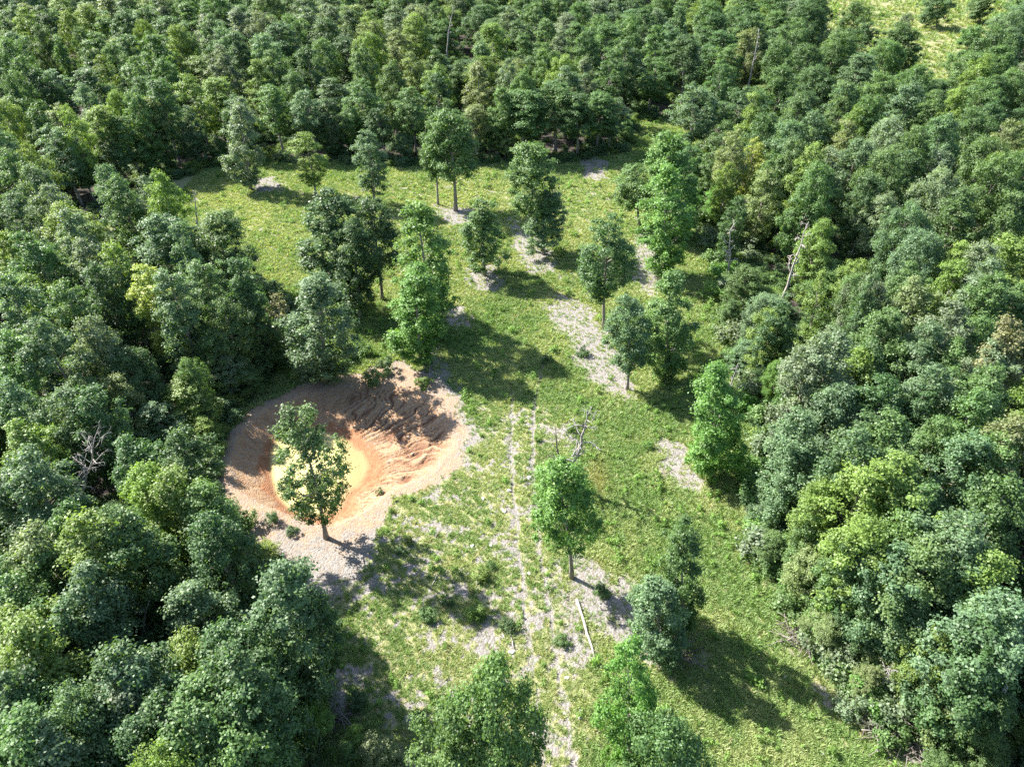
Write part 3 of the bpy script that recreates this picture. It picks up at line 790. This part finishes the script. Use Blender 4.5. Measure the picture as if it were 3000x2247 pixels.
ROWS = [(330, 'near the top'), (640, 'level with meadow back'), (940, 'level with mid meadow'), (1260, 'just above pond level'),
        (1560, 'at pond level'), (1880, 'below pond level'), (9999, 'near the bottom')]
COLS = [(260, 'far left wood'), (560, 'left wood'), (900, 'wood left of the clearing'), (1300, 'wood left of centre'), (1700, 'wood at the centre'), (2150, 'wood right of centre'),
        (2450, 'wood right of the clearing'), (2750, 'right wood'), (9999, 'far right wood')]
ORD = ['first', 'second', 'third', 'fourth', 'fifth', 'sixth', 'seventh', 'eighth', 'ninth', 'tenth']
def zone(px, py):
    return next(n for v, n in COLS if px < v), next(n for v, n in ROWS if py < v)
def labels(items, noun):
    """items: list of (px, py, colour word); gives each a label that singles it out"""
    groups = defaultdict(list)
    for i, (px, py, c) in enumerate(items): groups[(c, *zone(px, py))].append((px, i))
    out = {}
    for (c, col, row), L in groups.items():
        L.sort()
        for k, (_, i) in enumerate(L):
            if len(L) == 1: out[i] = f'only {c} {noun} in the {col} {row}'
            elif len(L) == 2: out[i] = f'{"left" if k == 0 else "right"} one of two {c} {noun}s, {col} {row}'
            else: out[i] = f'{ORD[k]} {c} {noun} from left, {col} {row}'
    return out
its = [(*proj(t[0], t[1], t[2] * .85), WORD[t[4]]) for t in things]
labs = labels(its, 'tree')
for i, t in enumerate(things):
    X, Y, h, w, c, _ = t
    tp = pick(c, w, h)
    if Y > 105 and float(poly_sd(np.array([X]), np.array([Y]), CLEAR)[0]) > -9: tp = 'high%d' % rnd.randrange(2)
    place_tree(X, Y, h, w, c, tp, labs[i], group='trees of the dense wood round the clearing',
               lean=(rnd.uniform(-.9, .4), rnd.uniform(-.5, .5)))

# ------------------------------------------------------------------ geometry-node scatter
def scatter_object(name, pts, scl, rot, idx, tint, templates, **props):
    me = bpy.data.meshes.new(name)
    n = len(pts)
    me.vertices.add(n); me.vertices.foreach_set('co', np.asarray(pts, np.float32).ravel())
    for nm, ty, key, arr in (('scl', 'FLOAT_VECTOR', 'vector', scl), ('rot', 'FLOAT_VECTOR', 'vector', rot), ('tint', 'FLOAT_COLOR', 'color', tint), ('pick', 'INT', 'value', idx)):
        a = me.attributes.new(nm, ty, 'POINT')
        a.data.foreach_set(key, np.asarray(arr, np.int32 if ty == 'INT' else np.float32).ravel())
    col = bpy.data.collections.new(name + '_kinds')
    for i, m in enumerate(templates):
        o = bpy.data.objects.new('%s_kind_%02d' % (name, i), m); col.objects.link(o)
    ng = bpy.data.node_groups.new(name + '_scatter', 'GeometryNodeTree')
    ng.interface.new_socket('Geometry', in_out='INPUT', socket_type='NodeSocketGeometry')
    ng.interface.new_socket('Geometry', in_out='OUTPUT', socket_type='NodeSocketGeometry')
    ns, ls = ng.nodes, ng.links
    gi, go = ns.new('NodeGroupInput'), ns.new('NodeGroupOutput')
    ip = ns.new('GeometryNodeInstanceOnPoints'); ci = ns.new('GeometryNodeCollectionInfo')
    ci.inputs['Collection'].default_value = col; ci.inputs['Separate Children'].default_value = True; ci.inputs['Reset Children'].default_value = True
    def na(nm, ty):
        x = ns.new('GeometryNodeInputNamedAttribute'); x.data_type = ty; x.inputs['Name'].default_value = nm
        return [s for s in x.outputs if s.enabled and s.name == 'Attribute'][0]
    mp = ns.new('GeometryNodeMeshToPoints')
    ls.new(gi.outputs[0], mp.inputs['Mesh']); ls.new(mp.outputs[0], ip.inputs['Points'])
    ls.new(ci.outputs[0], ip.inputs['Instance']); ip.inputs['Pick Instance'].default_value = True
    ls.new(na('pick', 'INT'), ip.inputs['Instance Index'])
    e2r = ns.new('FunctionNodeEulerToRotation'); ls.new(na('rot', 'FLOAT_VECTOR'), e2r.inputs[0]); ls.new(e2r.outputs[0], ip.inputs['Rotation'])
    ls.new(na('scl', 'FLOAT_VECTOR'), ip.inputs['Scale']); ls.new(ip.outputs[0], go.inputs[0])
    o = obj(name, me, **props)
    md = o.modifiers.new('scatter', 'NODES'); md.node_group = ng
    return o

# joined crown + trunk kinds for the farther wood
wood_names = ['oak0', 'oak1', 'oak2', 'oak3', 'oak4', 'round0', 'tall1', 'column0', 'tall0', 'cone0']
wood_me = []
for nm in wood_names:
    v, f, var, T = TPL[nm].raw
    tv = np.concatenate(T.v); tf = np.concatenate(T.f)
    me = np_mesh('wood_' + nm, np.concatenate([v, tv]), np.concatenate([f, tf + len(v)]), None, False,
                 {'var': np.concatenate([var, np.full(len(tf), .5)])})
    me.materials.append(M_LEAF_W); me.materials.append(M_BARK)
    me.polygons.foreach_set('material_index', np.concatenate([np.zeros(len(f), np.int32), np.ones(len(tf), np.int32)]))
    wood_me.append(me)
R_ = np.array([[t[0], t[1], t[2], t[3]] for t in rest])
pk = np.array([rnd.randrange(10) for _ in rest])
HH = np.array([TPL[n].H for n in wood_names])[pk]; RR = np.array([TPL[n].R for n in wood_names])[pk]
zt = terrain(R_[:, 0], R_[:, 1])
tint = np.array([(*jit(t[4]), 1) for t in rest])
scatter_object('forest', np.stack([R_[:, 0], R_[:, 1], zt], -1),
               np.stack([R_[:, 3] / (2 * RR), R_[:, 3] / (2 * RR), R_[:, 2] / HH], -1),
               np.stack([np.random.default_rng(1).normal(size=len(rest)) * .04, np.random.default_rng(2).normal(size=len(rest)) * .04, np.random.default_rng(3).random(len(rest)) * 6.28], -1),
               pk, tint, wood_me, kind='stuff', label='dense broadleaf wood stretching away behind the nearer trees', category='wood')

# grass
def gen_tuft(seed, n=30, r=.30, h=.21, broad=False):
    rng = np.random.default_rng(seed)
    a = rng.random(n) * 6.283; rr = r * rng.random(n) ** .6
    b = np.stack([rr * np.cos(a), rr * np.sin(a), np.zeros(n)], -1)
    d = np.stack([np.cos(a + rng.normal(size=n) * .6), np.sin(a + rng.normal(size=n) * .6), np.zeros(n)], -1)
    hh = h * (.5 + .8 * rng.random(n)); le = h * (.3 + .8 * rng.random(n))
    wv = np.stack([-d[:, 1], d[:, 0], np.zeros(n)], -1) * ((.05 if broad else .026) * (.7 + .6 * rng.random(n)))[:, None]
    m = b + d * (le * .35)[:, None] + np.array([0, 0, 1.]) * (hh * .75)[:, None]
    t = b + d * le[:, None] + np.array([0, 0, 1.]) * hh[:, None]
    v = np.stack([b - wv * .8, b + wv * .8, m + wv, m - wv, t], 1).reshape(-1, 3)
    i = np.arange(n) * 5
    f = np.concatenate([np.stack([i, i + 1, i + 2, i + 3], -1), np.stack([i + 3, i + 2, i + 4, i + 4], -1)])
    # second set: make the tip a true quad with a tiny edge
    v2 = np.concatenate([v, t + wv * .08]); i5 = n * 5 + np.arange(n)
    f = np.concatenate([np.stack([i, i + 1, i + 2, i + 3], -1), np.stack([i + 3, i + 2, i5, i + 4], -1)])
    var = np.clip(np.tile(.5 + rng.normal(size=n) * .16, 2), 0, 1)
    return np_mesh('tuft', v2, f, M_GRASS, False, {'var': var})
def gen_weed(seed):
    (v, f, var), T = gen_tree(seed, .55, .42, .02, 9, .16, 170, 'round', .12)
    return np_mesh('weed', v, f, M_GRASS, False, {'var': var})
tufts = [gen_tuft(300 + i) for i in range(5)] + [gen_tuft(310, 22, .22, .38), gen_tuft(311, 34, .4, .17), gen_weed(320), gen_weed(321)]
rng = np.random.default_rng(5)
def sample(n, x0, x1, y0, y1): return rng.uniform(x0, x1, n), rng.uniform(y0, y1, n)
sx, sy = sample(470000, -62, 60, 14, 172)
gr, cl, pn, ba, ru, sp, up = masks(sx, sy)
edge = np.exp(-((poly_sd(sx, sy, CLEAR) + .5) / 2.5) ** 2)
den = np.clip(gr * .95 + .03 * cl * (1 - pn) + .25 * edge * (1 - pn), 0, 1)
den = den * np.where(sy > 110, .6, 1.0)
kp = rng.random(len(sx)) < den
kp &= (poly_sd(sx, sy, RIM) < -.3)
sx, sy, gr, sp, up, edge = sx[kp], sy[kp], gr[kp], sp[kp], up[kp], edge[kp]
fx_, fy_ = sample(16000, 60, 260, 170, 340)
k2 = poly_sd(fx_, fy_, FIELD) > -2
fx_, fy_ = fx_[k2], fy_[k2]
sx = np.concatenate([sx, fx_]); sy = np.concatenate([sy, fy_]); nf = len(fx_)
sp = np.concatenate([sp, np.zeros(nf)]); up = np.concatenate([up, np.ones(nf) * .8]); gr = np.concatenate([gr, np.ones(nf)]); edge = np.concatenate([edge, np.zeros(nf)])
n = len(sx); print('tufts', n)
sz = terrain(sx, sy)
nn = fbm(sx * .18, sy * .18, 401); n3 = fbm(sx * .7, sy * .7, 411)
yel = np.clip(ss(nn * .6 + n3 * .4, .38, .66) + .25 * up + rng.normal(size=n) * .15, 0, 1)
ca_ = np.array([.165, .255, .082]); cb_ = np.array([.30, .345, .15]); cs_ = np.array([.36, .34, .19])
tint = ca_[None] * (1 - yel[:, None]) + cb_[None] * yel[:, None]
straw = (rng.random(n) < (.02 + .08 * sp + .06 * up))[:, None]
tint = np.where(straw, cs_[None], tint)
rx, ry = at(1750, 1400); rust = np.exp(-(((sx - rx) / 1.2) ** 2 + ((sy - ry) / 3.2) ** 2))[:, None]
tint = tint * (1 - .45 * rust) + np.array([.34, .25, .09])[None] * .45 * rust
pkk = rng.integers(0, 5, n)
u = rng.random(n)
pkk = np.where(u < .10, 5, np.where(u < .28, 6, np.where(u < .30, 7 + (rng.random(n) < .5), pkk)))
weed = pkk >= 7
tint = np.where(weed[:, None], np.array([.14, .24, .055])[None] * (.8 + .5 * rng.random((n, 1))), tint)
scale = (.52 + .58 * rng.random(n)) * (1 - .30 * sp) * np.where(gr < .4, .7, 1) * np.where(weed, .6 + 1.1 * rng.random(n) ** 2, 1)
scale[-nf:] *= 3; tint[-nf:] *= .85
one = np.ones(n)
scatter_object('grass', np.stack([sx, sy, sz - .01], -1), np.stack([scale, scale, scale * (.85 + .3 * rng.random(n))], -1),
               np.stack([rng.normal(size=n) * .1, rng.normal(size=n) * .1, rng.random(n) * 6.28], -1), pkk, np.concatenate([tint, one[:, None]], 1), tufts,
               kind='stuff', label='patchy sunlit grass and weeds over the clearing', category='grass')

# undergrowth on the floor of the wood
ux, uy = sample(46000, -85, 85, 10, 215)
d_ = poly_sd(ux, uy, CLEAR)
kp = (d_ < 1.2) & ~((uy > 112) & (d_ < -.5) & (d_ > -9) & (rng.random(len(ux)) < .8)) & (rng.random(len(ux)) < np.where(d_ > -7, .55, .22)) & (poly_sd(ux, uy, POND) < -.3)
ux, uy = ux[kp], uy[kp]; n = len(ux)
us = .35 + .75 * rng.random(n) ** 1.5
wl = [s[1] for s in SHRUB]
under = [np_mesh('under', w[0], w[1], M_GRASS, False, {'var': w[2]}) for w in wl]
cu = np.array([COL['g'], COL['y'], COL['d'], COL['b']])[rng.integers(0, 4, n)]
scatter_object('undergrowth', np.stack([ux, uy, terrain(ux, uy) - .1], -1), np.stack([us, us, us * .8], -1),
               np.stack([np.zeros(n), np.zeros(n), rng.random(n) * 6.28], -1), rng.integers(0, 4, n), np.concatenate([cu * .95, np.ones((n, 1))], 1), under,
               kind='stuff', label='low undergrowth along and beneath the wood edge', category='undergrowth')

# gravel and stones
def gen_rock(seed, mat, sub=2):
    import bmesh
    bm = bmesh.new(); bmesh.ops.create_icosphere(bm, subdivisions=sub, radius=.5)
    r = random.Random(seed); o = [Vector((r.uniform(-1, 1), r.uniform(-1, 1), r.uniform(-1, 1))).normalized() for _ in range(9)]
    for v in bm.verts:
        k = 1.0
        for d in o: 
            t = v.co.normalized().dot(d)
            if t > .55: k *= 1 - (t - .55) * .75
        v.co *= k; v.co.z *= .6
    me = bpy.data.meshes.new('rock'); bm.to_mesh(me); bm.free(); me.materials.append(mat); return me
M_PEB = rock_material('pebble', True); M_ROCK = rock_material('limestone')
peb = [gen_rock(500 + i, M_PEB, 1) for i in range(4)]
qx, qy = sample(150000, -50, 50, 16, 150)
gr, cl, pn, ba, ru, sp, up = masks(qx, qy)
den = np.clip(.55 * ba + .18 * pn + .22 * sp * (1 - gr) + .4 * ru + .02, 0, 1) * cl * ((poly_sd(qx, qy, WATER) < -.15))
kp = rng.random(len(qx)) < den
qx, qy, pn = qx[kp], qy[kp], pn[kp]; n = len(qx)
qs = .05 + .15 * rng.random(n) ** 3
qs = np.where(rng.random(n) < .012, qs + .2, qs)
base = np.array([.30, .285, .27])[None] * (.45 + .75 * rng.random((n, 1)))
base = np.where((pn > .5)[:, None] & (rng.random((n, 1)) < .6), np.array([.33, .22, .14])[None] * (.7 + .4 * rng.random((n, 1))), base)
scatter_object('gravel', np.stack([qx, qy, terrain(qx, qy)], -1), np.stack([qs * 1.3, qs, qs], -1),
               np.stack([rng.normal(size=n) * .3, rng.normal(size=n) * .3, rng.random(n) * 6.28], -1), rng.integers(0, 4, n), np.concatenate([base, np.ones((n, 1))], 1), peb,
               kind='stuff', label='loose gravel strewn over bare ground', category='gravel')

ROCKS = [((1500, 1908), .55, 'flat white rock at the foot of the fallen branch'), ((1384, 1602), .45, 'white rock below the shadow of the lone pond oak'),
         ((1552, 1679), .35, 'white rock beside the left wheel track level with the forked trunk'), ((1400, 1705), .45, 'pale rock at the right tip of the pond oak shadow'),
         ((1477, 1500), .55, 'pale flat rock left of the wheel track level with the pond water end'), ((1490, 1440), .5, 'white rock on the left wheel track beside pond rim'),
         ((1551, 1402), .5, 'white rock between the wheel tracks right of the pond'), ((2300, 1980), .45, 'round white rock alone in the grass at the lower right'),
         ((1438, 1600), .4, 'small white rock left of the track below the clay slope'), ((1415, 1462), .45, 'small white rock on the grass right of the clay slope'),
         ((1660, 1985), .35, 'small pale rock near the bottom between the two trees'), ((2410, 2205), .4, 'pale rock in the grass near the bottom right shadow'),
         ((2070, 1643), .35, 'small white rock right of the forked tree shadow'), ((1700, 2100), .35, 'small white rock on the right wheel track near the bottom'),
         ((1290, 1760), .3, 'tiny pale rock below the oak shadow in sparse grass'), ((1655, 2086), .3, 'tiny white rock left of the bottom right tree')]
rkm = [gen_rock(600 + i, M_ROCK) for i in range(4)]
for i, (p, s, lab) in enumerate(ROCKS):
    X, Y = at(*p)
    o = obj('rock', rkm[i % 4], label=lab, category='rock', group='white rocks in the grass')
    o.location = (X, Y, tz(X, Y) + s * .1); o.scale = (s * 1.5, s * 1.1, s); o.rotation_euler = (0, 0, i * 1.3)

# ------------------------------------------------------------------ shrubs that stand out singly
SH = [(1695, 1245, .9), (1640, 1880, 1.0), (1310, 1765, .8), (1395, 1800, 1.5), (1255, 1810, 1.2), (1490, 1835, 1.1), (1678, 1262, .9), (1760, 1735, 1.1), (2140, 1380, 1.2), (1900, 1310, .9),
      (1110, 1440, .6), (1706, 1040, 1.3), (1410, 1690, 1.3), (1090, 1120, 2.0), (1130, 1085, 1.8), (1240, 1130, 1.5), (2050, 660, 2.5), (2080, 720, 2.6), (2100, 880, 2.2), (2140, 930, 2.4), (2060, 560, 2.8),
      (2040, 520, 2.8), (2120, 640, 3.0), (2180, 760, 2.8), (2240, 1560, 2.4), (2290, 1600, 2.8), (2360, 1720, 2.6), (2250, 1500, 2.2), (2400, 1870, 2.4), (2480, 1960, 2.4), (2540, 2070, 2.0),
      (720, 1545, 2.0), (800, 1530, 1.0), (620, 1330, 2.4), (600, 1400, 2.4), (650, 1230, 2.2), (700, 1180, 2.0), (590, 1250, 2.6), (860, 1560, .9), (400, 690, 2.0), (440, 660, 1.8), (350, 650, 1.8),
      (1000, 1060, 2.2), (1060, 1040, 2.0), (1050, 2060, 1.2), (1080, 2150, 1.4), (2580, 2160, 1.6), (2480, 2080, 1.6), (1575, 1290, .7), (1440, 1660, .7), (1180, 1620, .8), (1200, 1590, .7), (1600, 1060, 1.2),
      (2150, 1010, 2.6), (2175, 1080, 2.4), (2120, 970, 2.0), (2200, 1150, 2.4), (2165, 1200, 2.2), (2230, 1240, 2.6), (2250, 1330, 2.8), (2210, 1420, 2.6), (2235, 1475, 2.4), (2265, 1640, 3.0), (2320, 1680, 2.8), (2330, 1790, 2.4),
      (2420, 1925, 2.6), (2450, 1900, 3.0), (2520, 2030, 2.6), (2600, 2090, 2.4), (2110, 820, 2.8), (2090, 780, 2.4), (2150, 880, 3.0), (2030, 600, 2.6), (2010, 470, 2.6), (2080, 450, 2.8), (1960, 440, 2.4), (2050, 500, 3.0), (1985, 500, 2.6)]
sl = labels([(x, y, ['bright green', 'green', 'dark green' if x < 1900 else 'pale green'][i % 3]) for i, (x, y, s) in enumerate(SH)], 'low shrub')
for i, (x, y, s) in enumerate(SH):
    X, Y = at(x, y)
    lab = sl[i].replace('wood', 'side').replace('level with ', 'near '); lab = ' '.join(lab.split()[:16])
    o = obj('shrub', SHRUB[i % 4][0], label=lab, category='shrub', group='low shrubs about the clearing')
    o.location = (X, Y, tz(X, Y)); k = s / 2.4 * (1.25 if x > 1900 else 1); o.scale = (k, k, k * rnd.uniform(.8, 1.1)); o.rotation_euler = (0, 0, i)
    o.color = (*jit([('y' if x < 1900 else 'G'), 'g', ('d' if x < 1900 else 'p')][i % 3]), 1)

# ------------------------------------------------------------------ dead trees, logs, brush
def dead_tree(base, top, wpx_, seed, label, mat=M_DEAD, nb=11, name='dead_tree', zc=0., thick=1.0, foot=None, cbf=.3):
    r = np.random.default_rng(seed)
    X, Y = at(*base); h = height_for(X, Y, top[1])
    px, py = proj(X, Y, h); lx = (top[0] - px) * depth(X, Y, h) / FPX
    w = wpx_ * depth(X, Y, h) / FPX
    e = link(bpy.data.objects.new(name, None)); e.location = (X, Y, tz(X, Y)); e['label'] = label; e['category'] = 'dead tree'
    zs = np.linspace(0, 1, 10)
    cur = np.stack([lx * zs + np.cumsum(r.normal(size=10)) * .05 * w, np.cumsum(r.normal(size=10)) * .04 * w, h * zs], -1); cur[0] = (0, 0, -.3)
    T = Tubes(); T.tube(cur, (.011 * h + .03) * thick * (1.02 - zs) ** .8 * (1 + .3 * np.exp(-zs * 20)) + .02, 8)
    obj('trunk', T.mesh('dead_trunk', mat), e)
    for k in range(nb):
        t = cbf + (1 - cbf) * (k + r.random()) / nb; t = min(t, .97)
        i = t * 9; b = cur[int(i)] * (1 - i % 1) + cur[min(9, int(i) + 1)] * (i % 1)
        a = k * 2.4 + r.random(); L = w * .62 * (1.15 - t * .6) * (.6 + .6 * r.random())
        B = Tubes(); P = [b]; d = np.array([math.cos(a), math.sin(a), .25 + .6 * r.random()])
        for s in range(6):
            d = unit(d + r.normal(size=3) * .28 + np.array([0, 0, .05])); P.append(P[-1] + d * L / 6)
        rb = (.006 * h + .015) * thick * (1.2 - t)
        B.tube(P, rb * np.linspace(1, .25, 7) + .010, 5 if False else 6)
        for q in range(6):
            j = r.integers(2, 6); d2 = unit((P[j] - P[j - 1]) / (L / 6) + r.normal(size=3) * .7); l2 = L * (.18 + .25 * r.random())
            mid = P[j] + d2 * l2 * .5 + r.normal(size=3) * .06 * l2
            B.tube([P[j], mid, P[j] + unit(d2 + r.normal(size=3) * .3) * l2], np.array([.45, .3, .15]) * rb + .009, 4)
        obj('branch', B.mesh('dead_branch', mat), e)
    return e
dead_tree((1645, 1425), (1620, 1250), 60, 1, 'thin dark bare snag standing behind the fresh green tree by the track', M_DEADD, 9)
dead_tree((1688, 1430), (1720, 1195), 150, 2, 'grey bare crooked dead tree right of the thin dark snag', M_DEAD, 13, thick=1.5)
dead_tree((2127, 845), (2157, 650), 70, 3, 'grey dead snag at the right edge of the clearing, upright', M_LOG, 12, thick=1.1)
dead_tree((2270, 930), (2378, 655), 80, 4, 'tall pale dead tree leaning right among the right woods', M_LOG, 10, thick=1.15, cbf=.4)
dead_tree((2480, 800), (2511, 697), 60, 5, 'small pale dead top showing above the right woods', M_DEAD, 9)
dead_tree((245, 1560), (205, 1300), 210, 6, 'wide grey leafless crown among the left woods', M_DEAD, 18, thick=1.0, cbf=.5)
dead_tree((2085, 1300), (2165, 1058), 40, 7, 'dead grey tip above the fresh green tree at the right edge', M_DEAD, 8, thick=1.1, cbf=.6)
dead_tree((1310, 250), (1340, 20), 40, 8, 'thin bleached snag in the far woods at the top', M_DEAD, 7, cbf=.6)
dead_tree((2180, 330), (2228, 88), 36, 9, 'bleached snag leaning right in the far woods, top right', M_DEAD, 7, cbf=.6)
dead_tree((2590, 2040), (2598, 1935), 100, 10, 'pale leafless branching top among olive shrubs at lower right', M_DEAD, 14, cbf=.3)
dead_tree((590, 745+60), (560, 560), 50, 11, 'thin grey snag hidden among trees left of the meadow', M_DEAD, 6, cbf=.5)
dead_tree((390, 1960), (425, 1775), 90, 12, 'bare grey branches beside the olive yellow tree at lower left', M_DEAD, 9, cbf=.5)

# slender half-bare trees
for b, tp, wp, c, tpl, lab in [((2362, 1046), (2403, 790), 75, 'y', 'thin0', 'slender conifer with a long bare grey trunk in the right woods'),
                               ((815, 1050), (800, 855), 85, 't', 'thin0', 'thin brownish half-dead tree between the left woods and the meadow')]:
    X, Y = at(*b); h = height_for(X, Y, tp[1]); px, py = proj(X, Y, h)
    place_tree(X, Y, h, wp * depth(X, Y, h) / FPX * 1.1, c, tpl, lab, lean=((tp[0] - px) * depth(X, Y, h) / FPX, 0), name='slender_tree')

# leaning trunks at the lower right corner
def bar(name, a, b, r0, r1, mat, **p):
    A_ = np.array(a, float); B_ = np.array(b, float); O = A_.copy()
    T = Tubes(); k = np.linspace(0, 1, 6)
    rr = np.random.default_rng(int(abs(A_[0] * 100)))
    P = (A_ - O)[None] * (1 - k[:, None]) + (B_ - O)[None] * k[:, None] + rr.normal(size=(6, 3)) * r0 * .5
    T.tube(P, np.linspace(r0, r1, 6), 8)
    o = obj(name, T.mesh(name, mat), **p); o.location = O; return o
def g3(x, y, dz=0.): X, Y = at(x, y); return (X, Y, tz(X, Y) + dz)
bar('fallen_log', g3(1689, 1757, .15), g3(1743, 1926, .12), .14, .09, M_LOG, label='long pale fallen log lying on gravel right of the tracks', category='log')
bar('fallen_branch', g3(1494, 1845, .1), g3(1507, 1902, .1), .07, .04, M_LOG, label='short pale fallen branch in the grass above the flat white rock', category='branch')
bar('fallen_branch', g3(1265, 1720, .15), g3(1283, 1680, .15), .05, .03, M_LOG, label='thin stick lying across the pond oak shadow', category='branch')
bar('fallen_log', g3(2335, 1800, .2), g3(2345, 1870, .2), .13, .08, M_LOG, label='grey log at the foot of the olive bushes, right', category='log')
bar('fallen_log', g3(2300, 1760, .2), g3(2350, 1850, .25), .10, .06, M_DEAD, label='thin grey log beside the bare strip at the right edge', category='log')
X, Y = at(2762, 2195)
bar('leaning_trunk', (X, Y, tz(X, Y) - .2), (X + 3.0, Y + 1.5, 6.5), .2, .13, M_LOG, label='pale bare trunk leaning right under the olive tree, lower right corner', category='tree trunk')
X, Y = at(2735, 2150)
bar('leaning_trunk', (X, Y, tz(X, Y) - .2), (X + 2.2, Y + 1.5, 5.5), .12, .09, M_LOG, label='thinner leaning trunk left of the pale one, lower right corner', category='tree trunk')

stick = []
for i in range(5):
    T = Tubes(); r = np.random.default_rng(700 + i); P = np.stack([np.linspace(-1.3, 1.3, 6), np.cumsum(r.normal(size=6)) * .08, np.cumsum(r.normal(size=6)) * .06], -1)
    T.tube(P, np.linspace(.045, .015, 6), 4)
    for k in range(3):
        j = r.integers(2, 5); T.tube([P[j], P[j] + r.normal(size=3) * .3, P[j] + r.normal(size=3) * .6], [.03, .02, .012], 4)
    stick.append(T.mesh('stick', M_DEADD if i % 2 else M_STICK))
def brush(x, y, R, n, seed, lab):
    r = np.random.default_rng(seed); X, Y = at(x, y)
    e = link(bpy.data.objects.new('brush_pile', None)); e.location = (X, Y, tz(X, Y)); e['label'] = lab; e['category'] = 'brush pile'
    for k in range(n):
        a = r.random() * 6.28; d = R * r.random() ** .6
        o = obj('branch', stick[k % 5], e); o.location = (d * math.cos(a), d * math.sin(a), .15 + .9 * (1 - d / R) * r.random())
        o.rotation_euler = (r.normal() * .3, r.normal() * .25, r.random() * 6.28); s = .7 + .9 * r.random(); o.scale = (s, s, s)
brush(280, 640, 3.2, 45, 1, 'heap of grey brush at the far left end of the meadow')
brush(160, 720, 3.6, 50, 2, 'shaded brush heap in a gap of the left woods')
brush(210, 800, 2.4, 30, 3, 'pale brush heap in the gap below the shaded one, left')
brush(2340, 1870, 1.8, 24, 4, 'tangle of grey sticks along the right edge of the clearing')
brush(2600, 2130, 2.2, 34, 5, 'tangle of sticks under the olive shrubs, lower right')
brush(2700, 2180, 2.0, 30, 6, 'sticks and brush around the leaning pale trunk')
brush(620, 1190, 2.0, 24, 7, 'heap of sticks at the wood edge above the pond')
brush(1560, 470, 3.5, 26, 8, 'scattered brush along the far wood edge behind the meadow')
brush(980, 2100, 1.6, 18, 9, 'small brush heap in the shade at the lower left of the clearing')
brush(1990, 1900, 1.4, 14, 10, 'small brush heap beside the leaning tree pair')
